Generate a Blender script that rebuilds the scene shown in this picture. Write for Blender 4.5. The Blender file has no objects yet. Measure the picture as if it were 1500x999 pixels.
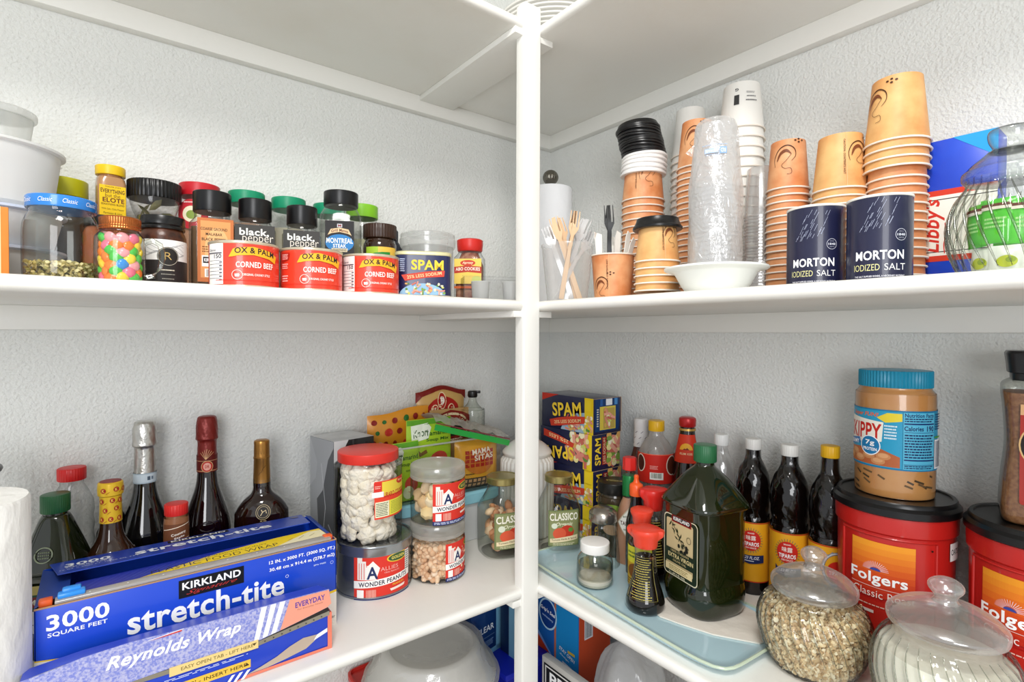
import bpy, bmesh, math, random
from mathutils import Vector, Matrix
from mathutils.geometry import tessellate_polygon
random.seed(7)
S = bpy.context.scene
COL = S.collection
PI = math.pi
R = math.radians

# ---------------------------------------------------------------- camera, world, lights, exposure
EYE = 1.45
cam = bpy.data.objects.new('camera', bpy.data.cameras.new('camera'))
COL.objects.link(cam); S.camera = cam
cam.data.sensor_width = 36.0
cam.data.lens = 36.0 * 778.64 / 1500.0
cam.data.clip_start = 0.01
yaw, pitch, roll = R(37.8435), R(0.8488), R(-0.2102)
f0 = Vector((math.sin(yaw), math.cos(yaw), 0)); r0 = Vector((math.cos(yaw), -math.sin(yaw), 0)); u0 = Vector((0, 0, 1))
f1 = f0 * math.cos(pitch) - u0 * math.sin(pitch); u1 = u0 * math.cos(pitch) + f0 * math.sin(pitch)
r2 = r0 * math.cos(roll) - u1 * math.sin(roll); u2 = u1 * math.cos(roll) + r0 * math.sin(roll)
cam.matrix_world = Matrix(((r2.x, u2.x, -f1.x, 0), (r2.y, u2.y, -f1.y, 0), (r2.z, u2.z, -f1.z, EYE), (0, 0, 0, 1)))

W = bpy.data.worlds.new('world'); S.world = W; W.use_nodes = True
W.node_tree.nodes['Background'].inputs[0].default_value = (0.93, 0.96, 1.0, 1)
W.node_tree.nodes['Background'].inputs[1].default_value = 0.60

def area(name, loc, target, sx, sy, power, col=(1, 1, 1)):
    l = bpy.data.lights.new(name, 'AREA'); l.shape = 'RECTANGLE'; l.size = sx; l.size_y = sy; l.energy = power; l.color = col
    o = bpy.data.objects.new(name, l); COL.objects.link(o); o.location = loc
    d = Vector(target) - Vector(loc)
    o.rotation_euler = d.to_track_quat('-Z', 'Y').to_euler()
    return o
area('ceiling_lamp', (-0.10, -0.05, 2.40), (0.25, 0.35, 1.3), 0.35, 0.35, 9.6, (1.0, 0.98, 0.95))  # unseen lamp, assumed from the top shelf's shadow edge; no fixture is built
area('doorway_light', (-0.75, -1.0, 1.62), (0.6, 0.7, 1.3), 0.7, 1.1, 14.5, (0.97, 0.98, 1.0))  # area light added behind the camera as fill; its doorway is assumed, not built

S.view_settings.view_transform = 'Standard'; S.view_settings.look = 'None'
S.view_settings.exposure = 0.52; S.view_settings.gamma = 1.0; S.view_settings.use_curve_mapping = False
S.cycles.transparent_max_bounces = 40
S.cycles.max_bounces = 10
S.cycles.sample_clamp_indirect = 6
S.cycles.caustics_reflective = False; S.cycles.caustics_refractive = False

# ---------------------------------------------------------------- materials
def lin(h):
    h = h.lstrip('#'); v = [int(h[i:i + 2], 16) / 255 for i in (0, 2, 4)]
    return tuple(((c / 12.92) if c <= 0.04045 else ((c + 0.055) / 1.055) ** 2.4) for c in v) + (1.0,)
MC = {}
def pal(h, rough=0.45, metal=0.0, spec=0.4, coat=0.0):
    k = (h, rough, metal, spec, coat)
    if k in MC: return MC[k]
    m = bpy.data.materials.new('paint_' + h.strip('#')); m.use_nodes = True
    b = m.node_tree.nodes['Principled BSDF']
    b.inputs['Base Color'].default_value = lin(h); b.inputs['Roughness'].default_value = rough
    b.inputs['Metallic'].default_value = metal; b.inputs['Specular IOR Level'].default_value = spec
    b.inputs['Coat Weight'].default_value = coat
    MC[k] = m; return m
def bumpy(name, h, rough, scale, dist, h2=None, nscale=8, metal=0, detail=4, stretch=(1, 1, 1), lo=.35, hi=.65):
    if name in MC: return MC[name]
    m = bpy.data.materials.new(name); m.use_nodes = True; N = m.node_tree.nodes; K = m.node_tree.links
    b = N['Principled BSDF']; b.inputs['Base Color'].default_value = lin(h); b.inputs['Roughness'].default_value = rough; b.inputs['Metallic'].default_value = metal
    tc = N.new('ShaderNodeTexCoord'); mp = N.new('ShaderNodeMapping'); mp.inputs['Scale'].default_value = stretch
    K.new(tc.outputs['Object'], mp.inputs[0])
    if dist:
        n = N.new('ShaderNodeTexNoise'); n.inputs['Scale'].default_value = scale; n.inputs['Detail'].default_value = detail
        K.new(mp.outputs[0], n.inputs['Vector'])
        bp = N.new('ShaderNodeBump'); bp.inputs['Distance'].default_value = dist; bp.inputs['Strength'].default_value = 1.0
        K.new(n.outputs['Fac'], bp.inputs['Height']); K.new(bp.outputs[0], b.inputs['Normal'])
    if h2:
        n2 = N.new('ShaderNodeTexNoise'); n2.inputs['Scale'].default_value = nscale; n2.inputs['Detail'].default_value = 5
        K.new(mp.outputs[0], n2.inputs['Vector'])
        cr = N.new('ShaderNodeValToRGB'); cr.color_ramp.elements[0].position = lo; cr.color_ramp.elements[1].position = hi
        cr.color_ramp.elements[0].color = lin(h); cr.color_ramp.elements[1].color = lin(h2)
        K.new(n2.outputs['Fac'], cr.inputs[0]); K.new(cr.outputs[0], b.inputs['Base Color'])
    MC[name] = m; return m
def glass(name, tint='#FCFEFD', edge='#B4BAB5', base=0.04, power=4.0, gl=0.8, rough=0.03, ep=2.5):
    """thin clear wall: lets light through, reflects towards grazing, its edges look thicker"""
    if name in MC: return MC[name]
    m = bpy.data.materials.new(name); m.use_nodes = True; N = m.node_tree.nodes; K = m.node_tree.links
    N.remove(N['Principled BSDF']); out = N['Material Output']
    lw = N.new('ShaderNodeLayerWeight'); lw.inputs['Blend'].default_value = 0.5
    def pw(e, mul, add):
        p = N.new('ShaderNodeMath'); p.operation = 'POWER'; K.new(lw.outputs['Facing'], p.inputs[0]); p.inputs[1].default_value = e
        q = N.new('ShaderNodeMath'); q.operation = 'MULTIPLY_ADD'; K.new(p.outputs[0], q.inputs[0]); q.inputs[1].default_value = mul; q.inputs[2].default_value = add
        return q.outputs[0]
    mx = N.new('ShaderNodeMix'); mx.data_type = 'RGBA'; K.new(pw(ep, 1, 0), mx.inputs[0])
    mx.inputs[6].default_value = lin(tint); mx.inputs[7].default_value = lin(edge)
    tr = N.new('ShaderNodeBsdfTransparent'); K.new(mx.outputs[2], tr.inputs[0])
    g = N.new('ShaderNodeBsdfGlossy'); g.inputs['Roughness'].default_value = rough
    ms = N.new('ShaderNodeMixShader'); K.new(pw(power, gl, base), ms.inputs[0]); K.new(tr.outputs[0], ms.inputs[1]); K.new(g.outputs[0], ms.inputs[2])
    K.new(ms.outputs[0], out.inputs[0]); MC[name] = m; return m
def film(name, h='#FFFFFF', opac=0.35, gloss=0.08, wr=0.0, wscale=30, edge=0.45):
    """soft translucent plastic"""
    if name in MC: return MC[name]
    m = bpy.data.materials.new(name); m.use_nodes = True; N = m.node_tree.nodes; K = m.node_tree.links
    N.remove(N['Principled BSDF']); out = N['Material Output']
    d = N.new('ShaderNodeBsdfDiffuse'); d.inputs[0].default_value = lin(h)
    t2 = N.new('ShaderNodeBsdfTranslucent'); t2.inputs[0].default_value = lin(h)
    md = N.new('ShaderNodeMixShader'); md.inputs[0].default_value = 0.4; K.new(d.outputs[0], md.inputs[1]); K.new(t2.outputs[0], md.inputs[2])
    tr = N.new('ShaderNodeBsdfTransparent')
    lw = N.new('ShaderNodeLayerWeight'); lw.inputs['Blend'].default_value = 0.5
    p = N.new('ShaderNodeMath'); p.operation = 'POWER'; K.new(lw.outputs['Facing'], p.inputs[0]); p.inputs[1].default_value = 2.0
    q = N.new('ShaderNodeMath'); q.operation = 'MULTIPLY_ADD'; q.use_clamp = True; K.new(p.outputs[0], q.inputs[0]); q.inputs[1].default_value = edge; q.inputs[2].default_value = opac
    m1 = N.new('ShaderNodeMixShader'); K.new(q.outputs[0], m1.inputs[0]); K.new(tr.outputs[0], m1.inputs[1]); K.new(md.outputs[0], m1.inputs[2])
    g = N.new('ShaderNodeBsdfGlossy'); g.inputs['Roughness'].default_value = 0.15
    m2 = N.new('ShaderNodeMixShader'); m2.inputs[0].default_value = gloss; K.new(m1.outputs[0], m2.inputs[1]); K.new(g.outputs[0], m2.inputs[2])
    if wr:
        n = N.new('ShaderNodeTexNoise'); n.inputs['Scale'].default_value = wscale; n.inputs['Detail'].default_value = 3; n.inputs['Distortion'].default_value = 1.5
        tc = N.new('ShaderNodeTexCoord'); K.new(tc.outputs['Object'], n.inputs['Vector'])
        bp = N.new('ShaderNodeBump'); bp.inputs['Distance'].default_value = wr; K.new(n.outputs['Fac'], bp.inputs['Height'])
        K.new(bp.outputs[0], g.inputs['Normal']); K.new(bp.outputs[0], d.inputs['Normal'])
    K.new(m2.outputs[0], out.inputs[0]); MC[name] = m; return m

WALL = bumpy('wall_plaster', '#E3E4E0', 0.75, 210, 0.0026, detail=3)
PAINT = bumpy('white_semigloss_paint', '#EFEEE8', 0.38, 45, 0.0006)
UNDER = bumpy('shelf_paint', '#EDECE6', 0.42, 40, 0.0005, '#E6E2D8', 4, lo=.5, hi=.8)
GLASS = glass('clear_glass')
PET = glass('clear_plastic', '#FBFBFB', '#C9CCCB', 0.04, 3.0, 0.5, 0.08)
THICK = glass('thick_glass', '#FBFDFA', '#848C84', 0.045, 3.0, 0.8, 0.03, 3.0)
RIBG = glass('ribbed_glass', '#FBFDFA', '#14170F', 0.06, 4.0, 0.6, 0.03, 2.3)  # near-black edge tint paints in the refraction stripes of clear ribs

GREENG = pal('#161D08', 0.06, spec=0.6, coat=0.4)
DARKG = pal('#0B0A0A', 0.05, spec=0.6, coat=0.5)
BROWNG = pal('#2A1408', 0.06, spec=0.6, coat=0.4)
KRAFT = bumpy('paper_cup_print', '#E6AB7A', 0.5, 40, 0, '#CE7C46', 26, lo=.34, hi=.66)
KRAFT2 = bumpy('paper_cup_print_yellow', '#E9B978', 0.5, 40, 0, '#D28E50', 24, lo=.36, hi=.70)
RIM = pal('#F6EDE0', 0.5)
LIDG = film('lid_glass_painted_glare', '#F8F8F4', .10, .26, edge=.45)  # clear lid glass; white tint painted in for its bright reflections
WHITE = pal('#F4F3EF', 0.5)
BLACKP = pal('#111112', 0.3)

# ---------------------------------------------------------------- mesh helpers
class MB:
    def __init__(s): s.v = []; s.f = []; s.m = []
    def add(s, vf, mi=0, xf=None):
        v, f = vf; o = len(s.v)
        s.v += [tuple(xf @ Vector(p)) for p in v] if xf else [tuple(p) for p in v]
        s.f += [tuple(i + o for i in q) for q in f]; s.m += [mi] * len(f); return s
    def mesh(s, name, mats, sharp=35, smooth=True):
        me = bpy.data.meshes.new(name); me.from_pydata(s.v, [], s.f)
        for m in (mats if isinstance(mats, (list, tuple)) else [mats]): me.materials.append(m)
        me.polygons.foreach_set('material_index', s.m)
        me.polygons.foreach_set('use_smooth', [smooth] * len(s.f))
        if smooth: me.set_sharp_from_angle(angle=R(sharp))
        me.update(); return me
def rr(t, rx, ry, e):
    if e == 2 and rx == ry: return rx
    return 1.0 / ((abs(math.cos(t)) / rx) ** e + (abs(math.sin(t)) / ry) ** e) ** (1.0 / e)
def loft(prof, n=40, rib=(0, 0), twist=0.0, open_=False, top_open=False):
    """prof: (z, rx[, ry[, e]]) from bottom to top"""
    v, f = [], []
    for k, p in enumerate(prof):
        z, rx = p[0], max(p[1], 1e-5); ry = p[2] if len(p) > 2 and p[2] else rx; e = p[3] if len(p) > 3 else 2
        rb = p[4] if len(p) > 4 else 1.0
        for i in range(n):
            t = 2 * PI * i / n; q = rr(t, rx, ry, e)
            if rib[0]: q *= 1 + rb * rib[1] * math.cos(rib[0] * (t + twist * z))
            v.append((q * math.cos(t), q * math.sin(t), z))
    for k in range(len(prof) - 1):
        for i in range(n):
            j = (i + 1) % n; a = k * n
            f.append((a + i, a + j, a + n + j, a + n + i))
    if not open_:
        f.append(tuple(reversed(range(n))))
        if not top_open: f.append(tuple((len(prof) - 1) * n + i for i in range(n)))
    return v, f
def smooth(prof, sub=3):
    """round off a coarse profile with Catmull-Rom"""
    P = [tuple(p) + ((p[1],) if len(p) < 3 else ()) + ((2,) if len(p) < 4 else ()) for p in prof]
    out = []
    for i in range(len(P) - 1):
        a, b, c, d = P[max(i - 1, 0)], P[i], P[i + 1], P[min(i + 2, len(P) - 1)]
        for s in range(sub):
            t = s / sub
            out.append(tuple(0.5 * (2 * b[k] + (c[k] - a[k]) * t + (2 * a[k] - 5 * b[k] + 4 * c[k] - d[k]) * t * t + (3 * b[k] - a[k] - 3 * c[k] + d[k]) * t ** 3) for k in range(4)))
    out.append(P[-1]); return out
def bxm(x0, x1, y0, y1, z0, z1, bev=0.0, seg=2):
    b = bmesh.new(); bmesh.ops.create_cube(b, size=1)
    for q in b.verts: q.co = Vector(((x0 + x1) / 2 + q.co.x * (x1 - x0), (y0 + y1) / 2 + q.co.y * (y1 - y0), (z0 + z1) / 2 + q.co.z * (z1 - z0)))
    if bev: bmesh.ops.bevel(b, geom=list(b.edges), offset=bev, segments=seg, affect='EDGES', profile=0.5)
    b.verts.index_update(); r = ([tuple(q.co) for q in b.verts], [tuple(w.index for w in q.verts) for q in b.faces]); b.free(); return r
def tube(pts, r, n=8, closed=False):
    pts = [Vector(p) for p in pts]; v, f = [], []
    for i, p in enumerate(pts):
        a = pts[i - 1] if (i or closed) else p; c = pts[(i + 1) % len(pts)] if (i < len(pts) - 1 or closed) else p
        d = (c - a).normalized(); up = Vector((0, 0, 1)) if abs(d.z) < .9 else Vector((1, 0, 0))
        x = d.cross(up).normalized(); y = d.cross(x); q = r[i] if isinstance(r, list) else r
        v += [tuple(p + x * q * math.cos(2 * PI * k / n) + y * q * math.sin(2 * PI * k / n)) for k in range(n)]
    m = len(pts)
    for i in range(m if closed else m - 1):
        j = (i + 1) % m
        for k in range(n): f.append((i * n + k, i * n + (k + 1) % n, j * n + (k + 1) % n, j * n + k))
    if not closed: f += [tuple(reversed(range(n))), tuple((m - 1) * n + k for k in range(n))]
    return v, f
def extrude_poly(pts, th, bend=None, zcuts=0):
    """outline in (x,z), thickness th along y, bent by y=bend(z)"""
    b = bmesh.new(); vs = [b.verts.new((x, 0, z)) for x, z in pts]; fa = b.faces.new(vs)
    bmesh.ops.triangulate(b, faces=[fa])
    if zcuts:
        zs = [p[1] for p in pts]; a, c = min(zs), max(zs)
        for i in range(1, zcuts):
            bmesh.ops.bisect_plane(b, geom=list(b.verts) + list(b.edges) + list(b.faces), plane_co=(0, 0, a + (c - a) * i / zcuts), plane_no=(0, 0, 1))
    r = bmesh.ops.extrude_face_region(b, geom=list(b.faces))
    for q in r['geom']:
        if isinstance(q, bmesh.types.BMVert): q.co.y += th
    if bend:
        for q in b.verts: q.co.y += bend(q.co.z)
    bmesh.ops.recalc_face_normals(b, faces=list(b.faces))
    b.verts.index_update(); r = ([tuple(q.co) for q in b.verts], [tuple(w.index for w in q.verts) for q in b.faces]); b.free(); return r

def T(name, label, cat, X, Y, Z, tw=0.0, group=None, face=True, rz=None):
    o = bpy.data.objects.new(name, None); o.empty_display_size = 0.02; COL.objects.link(o)
    o.location = (X, Y, Z); o.rotation_euler[2] = (math.atan2(-Y, -X) + PI / 2 + R(tw)) if rz is None else R(rz)
    o['label'] = label; o['category'] = cat
    if group: o['group'] = group
    return o
def P(parent, name, vf, mat, label=None, loc=None, sharp=35, smooth_=True):
    mb = MB()
    for q in (vf if isinstance(vf, list) else [vf]): mb.add(q)
    o = bpy.data.objects.new(name, mb.mesh(name, mat, sharp, smooth_)); COL.objects.link(o); o.parent = parent
    if loc: o.location = loc
    if label: o['label'] = label
    return o
def one(name, label, cat, me, loc, rot=(0, 0, 0), group=None, kind=None):
    o = bpy.data.objects.new(name, me); COL.objects.link(o); o.location = loc; o.rotation_euler = rot
    if label: o['label'] = label
    if cat: o['category'] = cat
    if group: o['group'] = group
    if kind: o['kind'] = kind
    return o
def copy_tree(o, parent=None):
    c = o.copy(); COL.objects.link(c)
    if parent: c.parent = parent
    for ch in [x for x in KIDS.get(o.name, [])]: copy_tree(ch, c)
    return c
KIDS = {}
def remember(root):
    def rec(o):
        KIDS[o.name] = [c for c in bpy.data.objects if c.parent == o]
        for c in KIDS[o.name]: rec(c)
    rec(root)

# ---------------------------------------------------------------- printed labels
TX = {}
def text_geo(s, bold, shear, serif=False):
    k = (s, bold, shear)
    if k in TX: return TX[k]
    cu = bpy.data.curves.new('t', 'FONT'); cu.body = s; cu.offset = bold; cu.shear = shear; cu.resolution_u = 3 if len(s) < 14 else 2; cu.offset = min(bold, .024); cu.space_character = 1.0 + max(0, min(bold, .024)) * 2.2
    o = bpy.data.objects.new('t', cu); m = o.to_mesh()
    v = [(q.co.x, q.co.y) for q in m.vertices]; f = [tuple(p.vertices) for p in m.polygons]
    o.to_mesh_clear(); bpy.data.objects.remove(o); bpy.data.curves.remove(cu)
    if not v: v = [(0, 0), (1, 0), (1, 1)]; f = [(0, 1, 2)]
    x0, x1 = min(a for a, b in v), max(a for a, b in v); y0, y1 = min(b for a, b in v), max(b for a, b in v)
    v = [((a - (x0 + x1) / 2) / max(x1 - x0, 1e-6), (b - (y0 + y1) / 2) / max(y1 - y0, 1e-6)) for a, b in v]
    TX[k] = (v, f); return TX[k]
def glass_ribs(parent, rf, z0, z1, n, twist, rad=.0011, amp=1.012):
    mt = glass('rib_glass', '#E6E8E2', '#1A1D16', .10, 3.0, .6, .03, 1.6)  # darker tint stands in for the dark refraction lines along the ribs
    pts = []
    for i in range(19):
        z = z0 + (z1 - z0) * i / 18; a = -twist * z; pts.append((rf(z) * amp * math.cos(a), rf(z) * amp * math.sin(a), z))
    rads = [rad * (.35 + .65 * math.sin(PI * (i + 1) / 20)) for i in range(19)]
    me = MB().add(tube(pts, rads, 6)).mesh('rib', mt, 80)
    for k in range(n):
        o = bpy.data.objects.new('rib', me); COL.objects.link(o); o.parent = parent; o.rotation_euler[2] = 2 * PI * k / n
class Lab:
    def __init__(s): s.items = []
    def p(s, pts, c, rough=0.45, metal=0):
        tr = tessellate_polygon([[Vector((a, b, 0)) for a, b in pts]])
        s.items.append((list(pts), [tuple(t) for t in tr], (c, rough, metal))); return s
    def r(s, u, v, w, h, c, **k):
        return s.p([(u - w / 2, v - h / 2), (u + w / 2, v - h / 2), (u + w / 2, v + h / 2), (u - w / 2, v + h / 2)], c, **k)
    def e(s, u, v, a, b, c, n=28, a0=0, a1=360, **k):
        return s.p([(u + a * math.cos(R(a0 + (a1 - a0) * i / n)), v + b * math.sin(R(a0 + (a1 - a0) * i / n))) for i in range(n if a1 - a0 == 360 else n + 1)], c, **k)
    def ring(s, u, v, a, b, w, c, n=32):
        return s.l([(u + a * math.cos(2 * PI * i / n), v + b * math.sin(2 * PI * i / n)) for i in range(n + 1)], w, c)
    def l(s, pts, w, c):
        vs, fs = [], []
        for i, (x, y) in enumerate(pts):
            a = pts[max(i - 1, 0)]; b = pts[min(i + 1, len(pts) - 1)]; dx, dy = b[0] - a[0], b[1] - a[1]; d = math.hypot(dx, dy) or 1
            ww = (w(i / (len(pts) - 1)) if callable(w) else w) / 2
            vs += [(x - dy / d * ww, y + dx / d * ww), (x + dy / d * ww, y - dx / d * ww)]
        for i in range(len(pts) - 1): fs.append((2 * i, 2 * i + 1, 2 * i + 3, 2 * i + 2))
        s.items.append((vs, fs, (c, 0.45, 0))); return s
    def t(s, tx, u, v, w, h, c, b=0.0, sh=0.0, bend=0.0, rot=0, slope=0.0):
        g, f = text_geo(tx, b, sh); o = []
        cr, sr = math.cos(R(rot)), math.sin(R(rot))
        for x, y in g:
            yy = y * h + bend * (1 - (2 * x) ** 2) + slope * x * w; xx = x * w
            o.append((u + xx * cr - yy * sr, v + xx * sr + yy * cr))
        s.items.append((o, f, (c, 0.45, 0))); return s
    def fine(s, u, v, w, h, rows, c, seed=1):
        rn = random.Random(seed); vs, fs = [], []
        for i in range(rows):
            y = v + h / 2 - (i + .5) * h / rows; x = u - w / 2; th = h / rows * .5; end = u + w / 2 - rn.random() * w * .15
            while x < end:
                d = min(rn.uniform(.03, .12) * w, end - x); k = len(vs)
                vs += [(x, y - th / 2), (x + d, y - th / 2), (x + d, y + th / 2), (x, y + th / 2)]; fs.append((k, k + 1, k + 2, k + 3)); x += d + w * .02
        s.items.append((vs, fs, (c, 0.5, 0))); return s
    def bars(s, u, v, w, h, c='#111111', seed=3):
        rn = random.Random(seed); vs, fs = [], []; x = u - w / 2
        while x < u + w / 2:
            d = rn.uniform(.012, .045) * w; k = len(vs)
            vs += [(x, v - h / 2), (x + d, v - h / 2), (x + d, v + h / 2), (x, v + h / 2)]; fs.append((k, k + 1, k + 2, k + 3)); x += d + rn.uniform(.015, .05) * w
        s.items.append((vs, fs, (c, 0.5, 0))); return s
    def build(s, name, parent, wrap, step=0.003, vstep=0, base=0.00025, lay=0.00004, label=None, clip=None):
        b = bmesh.new(); mats = []; idx = {}
        for li, (vs, fs, c) in enumerate(s.items):
            if c not in idx: idx[c] = len(mats); mats.append(pal(c[0], c[1], c[2], 0.25))
            q = [b.verts.new((x, y, li)) for x, y in vs]
            for t in fs:
                try: fa = b.faces.new([q[i] for i in t]); fa.material_index = idx[c]
                except ValueError: pass
        def cut(co, no): bmesh.ops.bisect_plane(b, geom=list(b.verts) + list(b.edges) + list(b.faces), dist=1e-6, plane_co=co, plane_no=no)
        if clip:
            for co, no in clip: bmesh.ops.bisect_plane(b, geom=list(b.verts) + list(b.edges) + list(b.faces), dist=1e-6, plane_co=co, plane_no=no, clear_outer=True)
        us = [q.co.x for q in b.verts]; vv = [q.co.y for q in b.verts]
        if step:
            x = math.ceil(min(us) / step) * step
            while x < max(us): cut((x, 0, 0), (1, 0, 0)); x += step
        if vstep:
            x = math.ceil(min(vv) / vstep) * vstep
            while x < max(vv): cut((0, x, 0), (0, 1, 0)); x += vstep
        for q in b.verts: q.co = Vector(wrap(q.co.x, q.co.y, base + lay * q.co.z))
        me = bpy.data.meshes.new(name); b.to_mesh(me); b.free()
        for m in mats: me.materials.append(m)
        o = bpy.data.objects.new(name, me); COL.objects.link(o); o.parent = parent
        if label: o['label'] = label
        return o
def cw(rad, ang=0.0):
    """wrap round a body of radius rad (number or function of height); ang turns the print to the viewer's right"""
    def w(u, v, o):
        r = rad(v) if callable(rad) else rad; r0 = rad(0.03) if callable(rad) else rad
        t = -PI / 2 + u / r0 + R(ang); return ((r + o) * math.cos(t), (r + o) * math.sin(t), v)
    return w
def fw(y, dx=0.0): return lambda u, v, o: (u + dx, y - o, v)
def sw(rx, ry, e, ang=0.0):
    """wrap on a superellipse body, u read as arc length on a circle of rx"""
    def w(u, v, o):
        t = -PI / 2 + u / rx + R(ang); q = rr(t, rx, ry, e) + o; return (q * math.cos(t), q * math.sin(t), v)
    return w
def pw(O, U, V):
    O, U, V = Vector(O), Vector(U).normalized(), Vector(V).normalized(); N = U.cross(V)
    return lambda u, v, o: O + U * u + V * v + N * o
def prof_r(prof):
    def f(z):
        for a, b in zip(prof, prof[1:]):
            if a[0] <= z <= b[0] and b[0] > a[0]: return a[1] + (b[1] - a[1]) * (z - a[0]) / (b[0] - a[0])
        return prof[-1][1] if z > prof[-1][0] else prof[0][1]
    return f

# ---------------------------------------------------------------- the pantry itself
XR, YL, XF, YF = 0.9671, 1.0776, 0.6125, 0.7146
SU, SL, ST = EYE + 0.0573, EYE - 0.4471, EYE + 0.5238   # upper shelf top, lower shelf top, underside of the top shelf
SB = EYE - 0.87                                         # bottom shelf
def struct(name, vfs, mat, sharp=35, parent=None):
    mb = MB()
    for q in vfs: mb.add(q)
    o = bpy.data.objects.new(name, mb.mesh(name, mat, sharp)); COL.objects.link(o)
    if parent: o.parent = parent
    else: o['kind'] = 'structure'
    return o
FAR = -2.2
struct('wall_left', [bxm(-1.6, XR + 0.12, YL, YL + 0.12, 0, 2.45)], WALL)
struct('wall_right', [bxm(XR, XR + 0.12, -1.6, YL, 0, 2.45)], WALL)
struct('floor', [bxm(-1.6, XR + 0.12, FAR, YL + 0.12, -0.1, 0)], bumpy('floor_tile', '#8F7C64', 0.5, 10, 0.0005))
struct('ceiling', [bxm(-1.6, XR + 0.12, FAR, YL + 0.12, 2.45, 2.55)], WALL)
def shelf(name, ztop, th=0.0187):
    # L-shaped board with a rounded front edge, swept along the inner corner
    v, f = [], []; z0, z1 = ztop - th, ztop; rd = th * 0.5; prof = []
    for i in range(9):
        a = -PI / 2 + PI * i / 8; prof.append((rd - rd * math.cos(a), (z0 + z1) / 2 + rd * math.sin(a)))
    path = [(-1.4, YF, 0, 1), (XF, YF, 1, 1), (XF, -1.4, 1, 0)]
    for (x, y, ax, ay) in path:
        for d, z in prof: v.append((x + d * ax, y + d * ay, z))
    bot = [(-1.4, YL, z0), (XR, YL, z0), (XR, -1.4, z0)]; top = [(a, b, z1) for a, b, _ in bot]
    o = len(v); v += bot; n = len(prof); v += top
    for s in range(2):
        for i in range(n - 1): f.append((s * n + i, (s + 1) * n + i, (s + 1) * n + i + 1, s * n + i + 1))
        f.append((s * n + n - 1, (s + 1) * n + n - 1, o + 3 + s + 1, o + 3 + s))
        f.append(((s + 1) * n, s * n, o + s, o + s + 1))
    me = MB().add((v, f)).mesh(name, UNDER, 50)
    b = bmesh.new(); b.from_mesh(me); bmesh.ops.recalc_face_normals(b, faces=list(b.faces)); b.to_mesh(me); b.free(); me.set_sharp_from_angle(angle=R(50))
    ob = bpy.data.objects.new(name, me); COL.objects.link(ob); return ob
def shelf_thing(nm, label, ztop, ch=0.036):
    root = bpy.data.objects.new(nm, None); COL.objects.link(root); root.location = (XF, YF, ztop); root['kind'] = 'structure'
    root['label'] = label
    s = shelf('shelf_board', ztop); s.parent = root; s.location = (-XF, -YF, -ztop)
    z1 = ztop - 0.0187
    for nme, q in (('wall_cleat', bxm(-1.4, XR, YL - 0.019, YL, z1 - ch, z1, 0.001)), ('wall_cleat', bxm(XR - 0.019, XR, -1.4, YL - 0.019, z1 - ch, z1, 0.001)),
                   ('batten', bxm(0.562, 0.648, YF + 0.003, YL - 0.019, z1 - 0.011, z1, 0.001))):
        c = P(root, nme, q, PAINT); c.location = (-XF, -YF, -ztop)
    return root
shelf_thing('trim_1', 'top white shelf running round the corner above the jars and cups', ST + 0.0187)
shelf_thing('trim_2', 'upper white L-shaped shelf carrying the spices and paper cups', SU)
shelf_thing('trim_3', 'lower white L-shaped shelf carrying bottles, tins and boxes', SL)
shelf_thing('trim_4', 'bottom white shelf under the plates and bags', SB)
struct('trim_5', [bxm(0.5790, 0.6165, 0.7125, 0.7376, 0, 2.02, 0.0035, 3)], PAINT)
bpy.data.objects['trim_5']['label'] = 'white square post at the inner corner of the shelves'
# plates on the top shelf, just peeking over its corner
pm = MB().add(loft([(0, .060), (.002, .064), (.010, .100), (.0125, .112), (.0145, .114), (.0155, .112), (.012, .098), (.004, .060), (.0035, .001)], 64)).mesh('plate', pal('#F6F4EE', .3), 30)
for k in range(9):
    o = bpy.data.objects.new('plate', pm); COL.objects.link(o); o.location = (.735, .815, ST + .0189 + .0085 * k); o['category'] = 'plate'; o['group'] = 'white plates on the top shelf'
    o['label'] = '%s white plate from the bottom of the pile on the top shelf corner' % ['first', 'second', 'third', 'fourth', 'fifth', 'sixth', 'seventh', 'eighth', 'ninth'][k]

# ================================================================ upper shelf, left run
U = SU
def cap(h, r, mat, parent, z, ribs=0, name='lid', bev=0.0015, label=None, n=None):
    pr = [(z, r - bev * .3), (z + bev * .6, r), (z + h - bev, r), (z + h - bev * .3, r - bev * .5), (z + h, r - bev * 1.6)]
    return P(parent, name, loft(pr, n or (ribs * 4 if ribs else 36), (ribs, 0.012) if ribs else (0, 0)), mat, label)

# stack of white tubs at the far left
TUB = film('white_translucent_tub', '#F6F6F4', 0.9, 0.04)
for i, (z0, h, r) in enumerate([(0.0, 0.048, 0.072), (0.049, 0.048, 0.073), (0.100, 0.078, 0.072)]):
    t = T('plastic_tub', ['white plastic tub at the bottom of the far left stack', 'white plastic tub in the middle of the far left stack', 'white plastic tub on top of the far left stack with a pointed rim tab'][i], 'tub', -0.108, 0.945, U + z0, tw=35, group='stacked white tubs')
    P(t, 'body', loft([(0, r * .78), (0.004, r * .84), (h - 0.006, r * .96), (h - .005, r * .96)], 48), TUB)
    P(t, 'rim', [loft([(h - .006, r * .97), (h - .004, r * 1.03), (h - 0.001, r * 1.03), (h, r * .98)], 48),
                 extrude_poly([(r * .93, -0.014), (r * 1.22, 0.0), (r * .93, 0.016)], 0.0015) if False else bxm(r * .9, r * 1.12, -0.012, 0.012, h - .005, h - .0035, 0.0004)], pal('#C9D3E6', 0.35) if i < 2 else TUB)
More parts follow.
